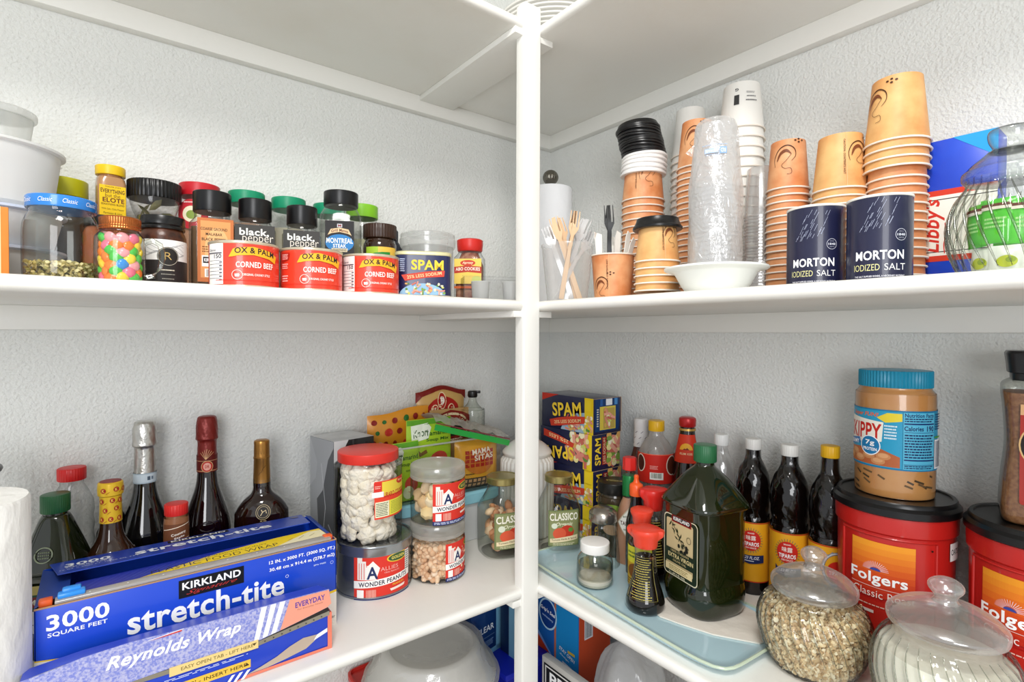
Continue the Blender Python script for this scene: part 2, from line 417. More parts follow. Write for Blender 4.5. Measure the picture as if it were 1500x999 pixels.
for i, (x, y, h, r, z0) in enumerate([(-0.100, 0.945, 0.050, 0.036, 0.178), (-0.125, 0.880, 0.036, 0.026, 0.178)]):
    t = T('deli_cup', ['larger clear plastic deli cup with lid on the white tubs', 'smaller clear plastic deli cup with lid in front on the white tubs'][i], 'cup', x, y, U + z0)
    P(t, 'body', loft([(0, r * .8), (h - .01, r * .95)], 40), film('frosted_plastic', '#E9EBE8', 0.35))
    P(t, 'lid', loft([(h - .011, r), (h - .009, r * 1.04), (h - .003, r * 1.04), (h - .001, r * .98), (h, r * .9)], 80, (40, .012)), film('frosted_plastic', '#E9EBE8', 0.35))
# orange box at the very edge
t = T('orange_box', 'corner of an orange box at the far left edge of the upper shelf', 'box', -0.128, 0.800, U, rz=8)
P(t, 'carton', bxm(-0.05, 0.050, -0.01, 0.03, 0, 0.078, 0.001), bumpy('orange_card', '#D9792A', 0.4, 40, 0, '#E58B3A', 12))
Lab().r(0.042, .039, .003, .078, '#F6D9A8').build('edge_stripe', t, fw(-0.0101), 0)
# yellow-green lidded jar behind
t = T('spice_jar', 'spice jar with an olive yellow lid behind the white tubs', 'jar', -0.041, 1.03, U)
P(t, 'body', loft([(0, .026), (.003, .028), (.13, .028), (.14, .024)], 32), pal('#3A2A18', .3))
cap(.026, .030, pal('#C2C01E', .35), t, .14)
# big glass jar with blue lid and seeds
bj = [(0, .030), (.002, .034), (.012, .0365), (.06, .0365), (.074, .034), (.081, .0305), (.088, .0305)]
t = T('glass_jar', 'wide glass jar with a blue metal lid and seeds at the bottom', 'jar', -0.034, 0.832, U, tw=-4)
P(t, 'glass_body', loft(smooth(bj, 4), 56), THICK)
cap(.014, .0335, pal('#2C82D6', .25, coat=.5), t, .086, label='blue metal lid')
L = Lab()
for k, tx in enumerate(['Classic', 'Classic', 'Classic', 'Classic']): L.t(tx, -.036 + .023 * k, .093, .014, .005, '#EAF3FF', sh=.3)
L.build('lid_print', t, cw(.0336, 0), .003)
def grains(name, label, cat, loc, n, spawn, size, cols, group=None, seed=3, flat=.35, kind='stuff', seg=6, rough=.6):
    rn = random.Random(seed); mb = MB(); mats = [pal(c, rough) for c in cols]
    if seg > 6: base, fs = loft([(-1, .35), (-.7, .75), (0, 1), (.7, .75), (1, .35)], seg)
    else:
        base = [(math.cos(2 * PI * i / seg), math.sin(2 * PI * i / seg), 0) for i in range(seg)] + [(0, 0, 1), (0, 0, -1)]
        fs = [(i, (i + 1) % seg, seg) for i in range(seg)] + [((i + 1) % seg, i, seg + 1) for i in range(seg)]
    for k in range(n):
        p = spawn(rn); s = size * rn.uniform(.75, 1.25)
        M_ = Matrix.Translation(p) @ Matrix.Rotation(rn.uniform(0, 2 * PI), 4, 'Z') @ Matrix.Rotation(rn.uniform(0, PI), 4, 'X') @ Matrix.Rotation(rn.uniform(0, PI), 4, 'Y') @ Matrix.Diagonal((s, s * rn.uniform(.6, .85), s * flat, 1))
        mb.add((base, fs), rn.randrange(len(mats)), M_)
    return one(name, label, cat, mb.mesh(name, mats, 60), loc, group=group, kind=kind)
def shell(r, z0, z1, inner=.8, top=None):
    def s(rn):
        a = rn.uniform(0, 2 * PI); q = r(0) if False else r
        if rn.random() < .22: rad = q * math.sqrt(rn.random()); z = z1 + rn.uniform(-.002, .002)
        else: rad = q * rn.uniform(inner, 1); z = rn.uniform(z0, z1)
        return Vector((rad * math.cos(a), rad * math.sin(a), z))
    return s
grains('dried_seeds', 'pale green seeds lying in the bottom of the blue-lidded glass jar', 'seeds', (-0.034, .832, U), 1500, shell(.0335, .003, .022, .0), .0025, ['#CDBB80', '#B5A362', '#DCCF9C', '#9A9054'])
# candy mug jar
mj = [(0, .020), (.002, .0235), (.008, .0255), (.05, .0255), (.058, .0235), (.063, .0195), (.072, .0195)]
t = T('mason_jar_mug', 'small handled mason jar of round candies with a copper lid', 'jar', 0.021, 0.800, U, tw=0)
P(t, 'glass_body', loft(smooth(mj, 4), 48), THICK)
P(t, 'lid', [loft([(.0645, .0205), (.066, .021), (.0675, .0205), (.069, .021), (.0705, .0205), (.078, .021), (.0795, .020), (.080, .018)], 120, (60, .008))], pal('#B86A38', .25, .9), 'copper screw lid')
P(t, 'handle', tube([(.024, 0, .052), (.032, -.002, .056), (.040, -.003, .051), (.043, -.003, .038), (.040, -.002, .022), (.033, 0, .012), (.024, 0, .010)], .0035, 10), THICK)
rn = random.Random(5); CND = ['#4FBF4A', '#3C8FE0', '#F08030', '#E9728F', '#F0D040', '#F0A0A8', '#F08030', '#4FBF4A']
cm = {}
for c in set(CND): cm[c] = MB().add(loft([(-.0042, .001), (-.0036, .0042), (-.0018, .0066), (0, .0074), (.0018, .0066), (.0036, .0042), (.0042, .001)], 16)).mesh('candy', pal(c, .25, coat=.4))
CNAME = {'#4FBF4A': 'green', '#3C8FE0': 'blue', '#F08030': 'orange', '#E9728F': 'pink', '#F0D040': 'yellow', '#F0A0A8': 'pale pink'}
for k in range(7):
    for j in range(9):
        a = 2 * PI * (j + .5 * (k % 2)) / 9 - PI / 2 + 0.1; c = rn.choice(CND); q = .0172
        o = one('candy', CNAME[c] + ' round candy in the copper-lidded mug jar', 'candy', cm[c], (0.021 + q * math.cos(a), .800 + q * math.sin(a), U + .0066 + k * .0078),
                (PI / 2 + rn.uniform(-.5, .5), rn.uniform(-.3, .3), a + PI / 2 + rn.uniform(-.5, .5)), group=CNAME[c] + ' candies in the mug jar')
# jar under, elote seasoning on top
t = T('coffee_jar', 'amber jar with a flat black lid under the yellow seasoning bottle', 'jar', 0.010, 0.985, U)
P(t, 'body', loft([(0, .026), (.004, .028), (.085, .028), (.094, .024)], 36), pal('#B4643A', .3))
cap(.016, .027, BLACKP, t, .094)
t = T('seasoning_bottle', 'yellow-capped seasoning bottle with a yellow label, standing on the black lid', 'bottle', 0.015, 0.998, U + .1102, tw=8)
P(t, 'body', loft([(0, .0175, .0175, 6), (.052, .0175, .0175, 6), (.060, .0165, .0165, 3), (.062, .014), (.066, .014)], 48), pal('#B08258', .25, coat=.5))
cap(.014, .0185, pal('#EFC51E', .35), t, .064)
L = Lab().r(0, .024, .0315, .046, '#EBC21C').t('TRADER JOE\'S', 0, .0445, .019, .0025, '#5B3A10', .01).t('EVERYTHING', 0, .039, .0285, .0062, '#4A1E1A', .03, bend=-.0008).t('but the', 0, .0322, .018, .0052, '#4A1E1A').t('ELOTE', .001, .0255, .026, .0068, '#5E1C1C', .04).t('SEASONING BLEND', 0, .0193, .028, .003, '#5B3A10', .01).t('With Salt, Chile Pepper', 0, .0122, .027, .003, '#5B3A10').t('Parmesan & Lime', 0, .0065, .022, .0028, '#5B3A10')
L.build('label', t, fw(-.0175), 0)
# bay leaf jar
t = T('bay_leaf_jar', 'clear tapered jar of bay leaves with a wide ribbed black lid', 'jar', 0.070, 1.0, U, tw=0)
P(t, 'body', loft(smooth([(0, .022), (.06, .020), (.105, .021), (.135, .031), (.148, .0335)], 4), 48), PET)
cap(.027, .0355, BLACKP, t, .147, ribs=44)
lf = MB().add(([(-.012, 0, 0), (-.004, .0008, .006), (.006, .001, .005), (.013, 0, 0), (.006, .001, -.005), (-.004, .0008, -.006), (0, .0035, 0)], [(0, 6, 1), (1, 6, 2), (2, 6, 3), (3, 6, 4), (4, 6, 5), (5, 6, 0)])).mesh('bay_leaf', pal('#8D8A66', .6))
for k in range(34):
    zz = .012 + k * .0038; q = (.010 if zz < .1 else .021) * rn.uniform(.4, 1); a = rn.uniform(0, 6.28)
    one('bay_leaf', 'dried bay leaf inside the black-lidded tapered jar', 'leaf', lf, (.070 + q * math.cos(a), 1.0 + q * math.sin(a), U + zz), (rn.uniform(-1, 1), rn.uniform(-1, 1), rn.uniform(0, 6)), group='bay leaves in the tapered jar')
# R jar
t = T('coffee_jar', 'round jar with a black lid and a white and black R label', 'jar', 0.069, 0.860, U, tw=6)
P(t, 'body', loft(smooth([(0, .0245), (.003, .0270), (.012, .0275), (.062, .0275), (.073, .026), (.079, .0235), (.082, .0235)], 3), 48), bumpy('coffee_beans', '#5A2F1A', .3, 120, .0006, '#2A130A', 90))
P(t, 'lid', loft([(.0795, .0258), (.082, .0262), (.084, .025), (.0855, .0262), (.095, .0262), (.0965, .0255), (.097, .023)], 48), pal('#151515', .25))
L = Lab().r(0, .049, .072, .030, '#EFEFEC').r(0, .019, .072, .036, '#2D2A2A')
for i in range(6): L.l([(-.026 + .05 * k / 10, .056 - i * .0022 + .004 * math.sin(k * .8 + i)) for k in range(11)], .0004, '#8C8F92')
L.e(.003, .042, .0125, .0125, '#2B2928').ring(.003, .042, .0115, .0115, .0005, '#C9C3B4').t('R', .003, .0425, .008, .0095, '#C8A865', -.01).fine(.003, .0240, .015, .0030, 1, '#D9D2C0').fine(.003, .0185, .016, .002, 1, '#A9A49A').fine(.003, .0125, .014, .002, 1, '#A9A49A')
L.build('label', t, cw(.0277, 0))
# red lid jar
t = T('spice_jar', 'large clear spice jar with a red lid and a round red label at the back', 'jar', 0.134, 1.022, U, tw=-10)
P(t, 'body', loft([(0, .032), (.003, .034), (.14, .034), (.155, .030), (.166, .027)], 40), PET)
P(t, 'contents', loft([(.003, .031), (.12, .031), (.13, .02)], 32), pal('#B98B6C', .8))
cap(.021, .030, pal('#C8202A', .35), t, .165)
L = Lab().e(-.006, .132, .024, .024, '#C4313A').e(-.006, .132, .014, .013, '#F2E7C8').e(-.006, .131, .008, .007, '#8AA04A').fine(-.006, .151, .024, .003, 1, '#F2E7E0').t('O', -.002, .109, .008, .008, '#E9D8D8', .03)
L.build('label', t, cw(.0346, 0))
# kirkland pepper
def square_jar(name, label, X, Y, h, w, bodymat, capr, caph, capz, tw=0, contents=None, ch=.6):
    t = T(name, label, 'jar', X, Y, U, tw=tw)
    P(t, 'body', loft([(0, w * .47, w * .47, 5), (.003, w * .5, w * .5, 6), (h - .012, w * .5, w * .5, 6), (h - .003, w * .40, w * .40, 4), (h, capr * .93), (capz, capr * .93)], 56), bodymat)
    if contents: P(t, 'contents', loft([(.0025, w * .46, w * .46, 6), (h * ch, w * .46, w * .46, 6)], 40), contents)
    cap(caph, capr, BLACKP, t, capz - .001, ribs=0)
    return t
t = square_jar('pepper_jar', 'tall square pepper jar with an orange parchment label', 0.135, .905, .112, .060, PET, .0255, .030, .121, tw=0, contents=pal('#6A5138', .8), ch=.85)
L = Lab().r(.004, .061, .046, .092, '#C4713C').r(.004, .062, .038, .082, '#DE9A5C').e(.006, .060, .016, .034, '#EBB478').t('COARSE GROUND', .002, .0915, .034, .0042, '#3A2312', .02).t('MALABAR', .002, .0840, .021, .004, '#3A2312', .02).t('BLACK PEPPER', .002, .0765, .031, .0042, '#3A2312', .02).fine(.002, .062, .03, .010, 3, '#7A4A22').r(-.0015, .045, .024, .016, '#EFEFEA').r(-.001, .0465, .022, .009, '#101010').t('KIRKLAND', -.001, .0465, .019, .005, '#FFFFFF', .03).r(.0, .028, .020, .012, '#F4F1EA').bars(0, .028, .016, .010)
L.build('label', t, fw(-.030), 0)
PEP = pal('#7E6A50', .8)
for i, (x, tw) in enumerate([(.192, -3), (.262, -3)]):
    t = square_jar('pepper_jar', ['square black pepper jar between the orange pepper label and the second corned beef can', 'square black pepper jar left of the steak seasoning jar'][i], x, .895, .110 - .001 * i, .058, PET, .0235, .0305, .116, tw=tw, contents=pal('#A09580', .8), ch=.9)
    t['group'] = 'black pepper jars'
    L = Lab().r(.001, .074, .054, .058, '#3A3835').t('black,', .000, .0915, .040, .0125, '#F1EFE8', .04).t('pepper', .005, .0800, .042, .0120, '#E7DFD2', -.005)
    L.r(.0, .055, .03, .0008, '#A8A090')
    L.build('label', t, fw(-.0290), 0)
# three green lidded jars at the back
for i, (x, c) in enumerate([(.205, '#B58F72'), (.275, '#BDB8A0'), (.349, '#C9CDBE')]):
    t = T('spice_jar', ['green-lidded spice jar of brown powder behind the left black pepper jar', 'green-lidded spice jar of pale powder behind the right black pepper jar', 'green-lidded spice jar half hidden behind the steak seasoning'][i], 'jar', x, 1.02, U, group='green-lidded spice jars')
    P(t, 'body', loft([(0, .031), (.003, .033), (.142, .033), (.156, .029), (.164, .027)], 40), PET)
    P(t, 'contents', loft([(.003, .031), (.128, .031)], 32), pal(c, .8))
    cap(.0215, .0292, pal('#17946A', .35), t, .1635)
# lime lid jar
t = T('spice_jar', 'spice jar with a bright lime green lid behind the brown-lidded jar', 'jar', .406, 1.0, U)
P(t, 'body', loft([(0, .031), (.003, .033), (.142, .033), (.156, .029), (.164, .027)], 40), PET)
P(t, 'contents', loft([(.003, .031), (.12, .031)], 32), pal('#C7C7A0', .8))
cap(.024, .0302, pal('#86C92C', .35), t, .164)
# steak seasoning
t = T('seasoning_jar', 'clear steak seasoning jar with a black lid and blue banner label', 'jar', .330, .905, U, tw=-4)
P(t, 'body', loft([(0, .031, .031, 5), (.003, .0335, .0335, 5), (.138, .0335, .0335, 5), (.150, .029, .029, 3), (.154, .0268), (.160, .0268)], 56), PET)
P(t, 'contents', loft([(.003, .0305, .0305, 5), (.050, .0305, .0305, 5)], 40), bumpy('seasoning_mix', '#8A6B50', .8, 200, .0004, '#3B2A22', 160))
cap(.024, .0285, BLACKP, t, .158)
L = Lab().r(0, .082, .046, .092, '#1E1B1C').r(0, .120, .008, .006, '#C9C9CE').t('M', 0, .120, .005, .004, '#8A2020', .03).p([(-.019, .104), (-.014, .114), (0, .1165), (.014, .114), (.019, .104), (.013, .107), (0, .1095), (-.013, .107)], '#E9C79A').t('Grill Mates', 0, .1105, .027, .005, '#5A1C12', .02, bend=.002)
L.e(0, .091, .0225, .0145, '#2C7FC0').t('MONTREAL', 0, .095, .042, .0085, '#FFFFFF', .03).t('STEAK', 0, .0865, .021, .006, '#FFFFFF', .03).p([(-.013, .0825), (.013, .0825), (.012, .0765), (-.012, .0765)], '#D9CBAA').t('SEASONING', 0, .0795, .021, .0032, '#3A2A1C', .02)
for k in range(60): L.e(rn.uniform(-.021, .021), rn.uniform(.038, .073), .0018, .0013, rn.choice(['#A3453A', '#C98C70', '#6B2A22', '#D8B79A', '#3A1512']), 6)
L.build('label', t, fw(-.0335), 0)
# knorr jar
t = T('bouillon_jar', 'round bouillon jar with a brown ribbed lid and lime and yellow label', 'jar', .392, .885, U, tw=6)
P(t, 'body', loft(smooth([(0, .026), (.003, .0285), (.088, .0285), (.1, .0265), (.108, .024)], 3), 40), pal('#2E1A0E', .12, coat=.5))
cap(.024, .0285, pal('#38241A', .35), t, .107, ribs=36)
L = Lab().r(-.017, .066, .024, .048, '#A8C93A').r(.012, .066, .036, .048, '#EFC24E').p([(-.014, .079), (.0, .081), (.015, .0815), (.0145, .069), (.010, .0645), (-.004, .065), (-.012, .070)], '#2E8A3A').t('Knorr', .0, .0725, .024, .0085, '#FFFFFF', .03, sh=.2).p([(0, .056), (.03, .064), (.03, .045), (0, .045)], '#D8502A').r(-.02, .058, .012, .012, '#DDE8A8')
L.build('label', t, cw(.0286, 0))
# squeeze bottle spout peeking out
t = T('squeeze_bottle', 'small dark spout peeking out behind the brown-lidded jar', 'bottle', .466, .99, U)
P(t, 'body', loft([(0, .018), (.003, .02), (.11, .02), (.125, .010)], 28), pal('#2C2F38', .35))
P(t, 'spout', loft([(.124, .0105), (.145, .0105), (.148, .008)], 24), pal('#20222A', .35))
# clear tub behind spam
t = T('clear_tub', 'round clear plastic tub with stepped lid behind the rightmost meat can', 'tub', .512, .930, U)
P(t, 'body', loft([(0, .044), (.003, .046), (.11, .050)], 48), film('frosted_plastic2', '#EEF0EE', 0.25))
P(t, 'lid', loft([(.108, .052), (.112, .054), (.124, .0545), (.126, .053), (.133, .053), (.135, .051)], 48), film('frosted_plastic2', '#EEF0EE', 0.25))
# corned beef cans
def tin_can(parent, r, h, mat, rimmat):
    P(parent, 'body', loft([(.003, r), (h - .003, r)], 56), mat)
    P(parent, 'rim', loft([(h - .004, r), (h - .003, r + .0009), (h - .0005, r + .0009), (h, r), (h, r - .002), (h - .003, r - .0025), (h - .0029, .001)], 56), rimmat)
    P(parent, 'base_ring', loft([(0, r - .001), (.0005, r + .0008), (.003, r + .0008), (.0035, r)], 56), rimmat)
TIN = pal('#D7CDB4', .28, .6)
for i, (x, tw, lab) in enumerate([(.156, 14, 'leftmost of the three red corned beef cans, nutrition panel showing at left'), (.2445, 0, 'middle red corned beef can of the three'), (.335, 16, 'rightmost of the three red corned beef cans, beside the blue meat can')]):
    t = T('corned_beef_can', lab, 'can', x, .790, U, tw=tw, group='corned beef cans')
    tin_can(t, .0425, .060, pal('#E0402A', .3, coat=.4), TIN)
    L = Lab(); k = .010 if i == 1 else 0
    L.r(-.050 - (.1 if i == 1 else 0), .030, .027, .052, '#F3F1EC').t('150', -.045 - (.1 if i == 1 else 0), .0395, .012, .0055, '#16162A', .03)
    for q in range(6): L.r(-.05 - (.1 if i == 1 else 0), .034 - q * .0045, .023, .0005, '#33334A').r(-.040 - (.1 if i == 1 else 0), .0318 - q * .0045, .004, .0014, '#33334A')
    L.r(-.05 - (.1 if i == 1 else 0), .0435, .024, .0012, '#22223A').t('Calories', -.054 - (.1 if i == 1 else 0), .0475, .013, .003, '#33334A')
    L.p([(-.029 + k, .0385), (-.024 + k, .0485), (-.02 + k, .0505), (.0 + k, .0525), (.022 + k, .0485), (.034 + k, .043), (.031 + k, .0335), (.02 + k, .0385), (0 + k, .042), (-.018 + k, .0405), (-.024 + k, .039)], '#F2B32C')
    L.t('OX & PALM', .003 + k, .0455, .050, .0075, '#1C1C26', .035, bend=.002, slope=-.05).t('CORNED BEEF', .003 + k, .029, .047, .0075, '#F7E9E2', .035, bend=.0004).t('ORIGINAL CHUNKY STYLE', .004 + k, .0165, .034, .003, '#F9E9E2', .02)
    L.ring(-.019 + k, .016, .006, .006, .0007, '#F7D9D0').p([(-.022 + k, .017), (-.017 + k, .0175), (-.016 + k, .016), (-.017 + k, .0135), (-.0215 + k, .0135)], '#F7E0D8')
    if i == 1: L.p([(-.046, .052), (-.030, .0525), (-.032, .043), (-.046, .040)], '#B52A20').fine(-.0385, .047, .012, .008, 4, '#F2C8C0').fine(-.0385, .034, .012, .008, 3, '#F2C8C0').fine(-.0385, .017, .012, .01, 3, '#F2C8C0')
    L.r(0, .009, .094, .0008, '#C92F1E')
    L.build('label', t, cw(.0427, 0))
# spam can (rounded rectangle)
t = T('meat_can', 'dark blue and yellow rounded meat can at the right end of the cans', 'can', .430, .797, U, tw=2)
rx, ry, e = .0455, .028, 4
P(t, 'body', loft([(.004, rx, ry, e), (.070, rx, ry, e)], 72), pal('#1B2350', .3, coat=.4))
P(t, 'rim', loft([(.069, rx, ry, e), (.070, rx + .001, ry + .001, e), (.074, rx + .001, ry + .001, e), (.0755, rx - .001, ry - .001, e), (.0755, rx - .004, ry - .004, e), (.072, rx - .005, ry - .005, e)], 72), pal('#E0D9A8', .35, .3))
P(t, 'base_ring', loft([(0, rx - .001, ry - .001, e), (.001, rx + .0008, ry + .0008, e), (.004, rx + .0008, ry + .0008, e)], 72), TIN)
def spamface(L, cx, cz, s, flip=1):
    f = lambda a: a * s * flip
    L.t('SPAM', cx + f(.006), cz + f(.019), .052 * s, .0165 * s, '#F4D03C', .045, rot=0 if flip > 0 else 180)
    L.p([(cx + f(a), cz + f(b)) for a, b in [(-.036, .002), (.004, .0085), (.034, .0105), (.033, .0005), (.004, -.0015), (-.030, -.0075)]], '#C9402C')
    L.t('25% LESS SODIUM', cx + f(0.001), cz + f(.0025), .056 * s, .0052 * s, '#F2D9A0', .01, rot=8 if flip > 0 else 188)
def food(L, cx, cz, w, h, n, seed):
    q = random.Random(seed)
    for k in range(n):
        u, v = cx + q.uniform(-.5, .5) * w, cz + q.uniform(-.5, .5) * h
        if q.random() < .35:
            a = q.uniform(0, 3.1); l_, ww = h * .22, h * .07; L.p([(u + l_ * math.cos(a) - ww * math.sin(a), v + l_ * math.sin(a) + ww * math.cos(a)), (u + l_ * math.cos(a) + ww * math.sin(a), v + l_ * math.sin(a) - ww * math.cos(a)), (u - l_ * math.cos(a) + ww * math.sin(a), v - l_ * math.sin(a) - ww * math.cos(a)), (u - l_ * math.cos(a) - ww * math.sin(a), v - l_ * math.sin(a) + ww * math.cos(a))], q.choice(['#D98A78', '#E5A58F', '#C66A5A']))
        else: L.e(u, v, h * q.uniform(.08, .16), h * q.uniform(.08, .15), q.choice(['#E9DF9A', '#7FA046', '#F0E8C0', '#C9D070', '#D8A860', '#5C8A3A', '#F3EBD2']), 8)
L = Lab(); spamface(L, 0, .034, 1.0); L.e(-.002, .003, .037, .020, '#8FB9D8', 28, 0, 180); food(L, .0, .014, .066, .017, 46, 4)
L.fine(-.034, .052, .008, .022, 7, '#B8C4E0')
L.build('label', t, fw(-.0281), .006, clip=[((0, .0045, 0), (0, -1, 0)), ((-.040, 0, 0), (-1, 0, 0)), ((.040, 0, 0), (1, 0, 0))])
# abo cookies jar
t = T('cookie_jar', 'small square clear jar of cookies with a red lid', 'jar', .553, .842, U, tw=-8)
P(t, 'body', loft([(0, .026, .026, 5), (.003, .0275, .0275, 6), (.082, .0275, .0275, 6), (.091, .022, .022, 3), (.098, .0205)], 48), PET)
P(t, 'lid', loft([(.095, .022), (.097, .0235), (.108, .0245), (.116, .0245), (.118, .021)], 40), pal('#CE2A22', .35))
P(t, 'contents', loft([(.003, .0245, .0245, 5), (.07, .0245, .0245, 5), (.085, .019), (.092, .016)], 32), bumpy('brown_cookies', '#B98A6C', .8, 160, .002, '#8A4A3A', 110))
L = Lab().r(0, .056, .050, .046, '#E9C95C').e(0, .071, .014, .0055, '#C9402C').t('Aproxy', 0, .071, .020, .006, '#F7E7C0', .02, sh=.2).p([(-.025, .064), (0, .0665), (.025, .064), (.025, .052), (0, .0545), (-.025, .052)], '#B93A28').t('ABO COOKIES', 0, .0595, .045, .0062, '#F6E9D8', .03, bend=.001).e(.016, .041, .009, .006, '#C8CF6A').r(-.003, .0265, .044, .004, '#C9602C')
L.build('label', t, fw(-.0276), 0)
# clear tray with two white cups
t = T('clear_tray', 'low clear plastic tray standing beside the post', 'tray', .567, .790, U, rz=-25)
P(t, 'shell', [bxm(-.055, .055, -.026, -.025, 0, .042), bxm(-.055, .055, .025, .026, 0, .042), bxm(-.055, -.054, -.026, .026, 0, .042), bxm(.054, .055, -.026, .026, 0, .042), bxm(-.055, .055, -.026, .026, 0, .001), bxm(-.058, .058, -.028, -.026, .042, .0435), bxm(-.058, .058, .026, .028, .042, .0435)], PET)
for i, (x, y) in enumerate([(.545, .795), (.596, .770)]):
    t = T('small_cup', ['left small white plastic cup in the clear tray', 'right small white plastic cup in the clear tray, touching the post'][i], 'cup', x, y, U + .0012, group='small white cups')
    P(t, 'cup_wall', loft([(0, .0135), (.002, .0145), (.032, .0165), (.0335, .0172), (.0345, .0168)], 32), film('white_cup_plastic', '#F3F4F2', .8, .06))

# ================================================================ upper shelf, right run
t = T('paper_towel_holder', 'paper towel holder with a ribbed metal ball finial behind the plastic forks', 'towel holder', .860, .958, U)
P(t, 'base', loft([(0, .055), (.006, .055), (.008, .05)], 48), pal('#6E6A62', .3, .9))
P(t, 'rod', loft([(.007, .006), (.300, .006)], 20), pal('#6E6A62', .3, .9))
P(t, 'ball_finial', [loft([(.291 + .0, .010), (.296, .008), (.300, .010)] + [(.317 - .018 * math.cos(a * PI / 16), .0185 * math.sin(a * PI / 16)) for a in range(4, 17)], 96, (24, .02))], pal('#77736A', .25, .9))
t = T('paper_towel_roll', 'white paper towel roll on the metal ball holder in the corner', 'paper towels', .860, .958, U + .008)
P(t, 'sheets', loft([(0, .050), (.002, .052), (.278, .052), (.281, .050), (.281, .02)], 56), bumpy('paper_towel', '#F1F2F4', .9, 60, .0015))
# ---- cutlery
def fork_mesh(mat, name='fork', l=.165, w=.016, tines=4, bendk=.006):
    hw = w / 2; neck = .0028; hb = l * .28; pts = [(-.0045, 0), (.0045, 0), (.0042, l * .35), (neck, l * .62), (neck * 1.1, l - hb), (hw, l - hb * .72)]
    tw = w / (2 * tines - 1); x = hw; base = l - hb * .66
    for k in range(tines):
        pts += [(x, base), (x - tw * .25, l), (x - tw * .75, l), (x - tw, base)]; x -= 2 * tw
    pts += [(-hw, l - hb * .72), (-neck * 1.1, l - hb), (-neck, l * .62), (-.0042, l * .35)]
    return MB().add(extrude_poly(pts, .0014, lambda z: bendk * math.sin(max(0, (z - l * .6)) / (l * .4) * PI) , 14)).mesh(name, mat, 30)
def knife_mesh(mat, l=.165, spoon=False):
    if spoon: pts = [(-.004, 0), (.004, 0), (.0028, l * .6), (.003, l * .7), (.010, l * .78), (.0125, l * .88), (.009, l * .97), (0, l), (-.009, l * .97), (-.0125, l * .88), (-.010, l * .78), (-.003, l * .7), (-.0028, l * .6)]
    else: pts = [(-.0045, 0), (.0045, 0), (.004, l * .5), (.0065, l * .58), (.007, l * .9), (.003, l), (-.006, l * .97), (-.006, l * .58), (-.004, l * .5)]
    return MB().add(extrude_poly(pts, .0014, lambda z: .003 * math.sin(z / l * PI), 8)).mesh('knife' if not spoon else 'spoon', mat, 30)
WOOD = pal('#E2BF98', .55); CLR = film('clear_cutlery', '#F8F8F8', .62, .12, edge=.3); BLK = pal('#1C1C1C', .35); WC = pal('#EEEBE3', .4)
FW, FC, FB, FWH, KN, SPN = fork_mesh(WOOD, w=.018), fork_mesh(CLR, w=.019), fork_mesh(BLK, w=.017), fork_mesh(WC, w=.018), knife_mesh(WC), knife_mesh(CLR, spoon=True)
def stick(me, nm, label, base, top_, twist=0, group=None, kk=1.0):
    a, b = Vector(base), Vector(top_); d = (b - a); sc = d.length / .165
    z = d.normalized(); view = Vector((-a.x, -a.y, 0)).normalized(); x = z.cross(view).normalized() * -1; y = z.cross(x)
    M_ = Matrix((x, y, z)).transposed().to_4x4() @ Matrix.Rotation(R(twist), 4, 'Z')
    o = one(nm, label, 'cutlery', me, a, M_.to_euler(), group=group); o.scale = (kk, 1, sc); return o
fx, fy = .668, .698
t = T('clear_cup', 'tall clear plastic cup holding forks next to the post', 'cup', fx, fy, U, group=None)
P(t, 'cup_wall', loft([(0, .034), (.002, .036), (.096, .046), (.098, .0472), (.101, .0472), (.1015, .0455)], 48, top_open=True), film('cup_film', '#EDEFEE', .16, .08, edge=.4))
ray_r = Vector((.788, -.6157, 0)); ray_f = Vector((.6157, .788, 0))
def at(cx, cy, s, d, z): q = Vector((cx, cy, 0)) + ray_r * s + ray_f * d; return (q.x, q.y, U + z)
for i, (me, nm, lab, b_, t_, tw, g) in enumerate([
        (FW, 'fork', 'wooden-coloured fork leaning left in the clear cup', (.022, -.01, .004), (-.026, -.005, .150), -10, None),
        (FW, 'fork', 'wooden-coloured fork standing upright in the middle of the clear cup', (-.012, -.012, .004), (.012, -.022, .158), 12, None),
        (FW, 'fork', 'wooden-coloured fork behind, crossing the upright one', (.016, -.005, .004), (-.016, .008, .152), 25, None),
        (FC, 'fork', None, (.010, .0, .004), (-.040, -.012, .132), 0, 1), (FC, 'fork', None, (.02, .01, .004), (-.034, .01, .136), 20, 1), (FC, 'fork', None, (-.018, 0, .004), (.036, 0, .148), -15, 1),
        (FC, 'fork', None, (-.01, .012, .004), (.030, .014, .152), 10, 1), (FC, 'fork', None, (-.022, -.008, .004), (.040, -.016, .124), 30, 1), (FC, 'fork', None, (0, .018, .004), (.026, .022, .146), 0, 1)]):
    stick(me, nm, lab or '%s clear plastic fork in the clear cup' % ['leftmost, curving', 'second', 'rightmost upright', 'rear right', 'lowest right-leaning', 'rear middle'][i - 3], at(fx, fy, *b_), at(fx, fy, *t_), tw, 'clear plastic forks in the clear cup' if g else None)
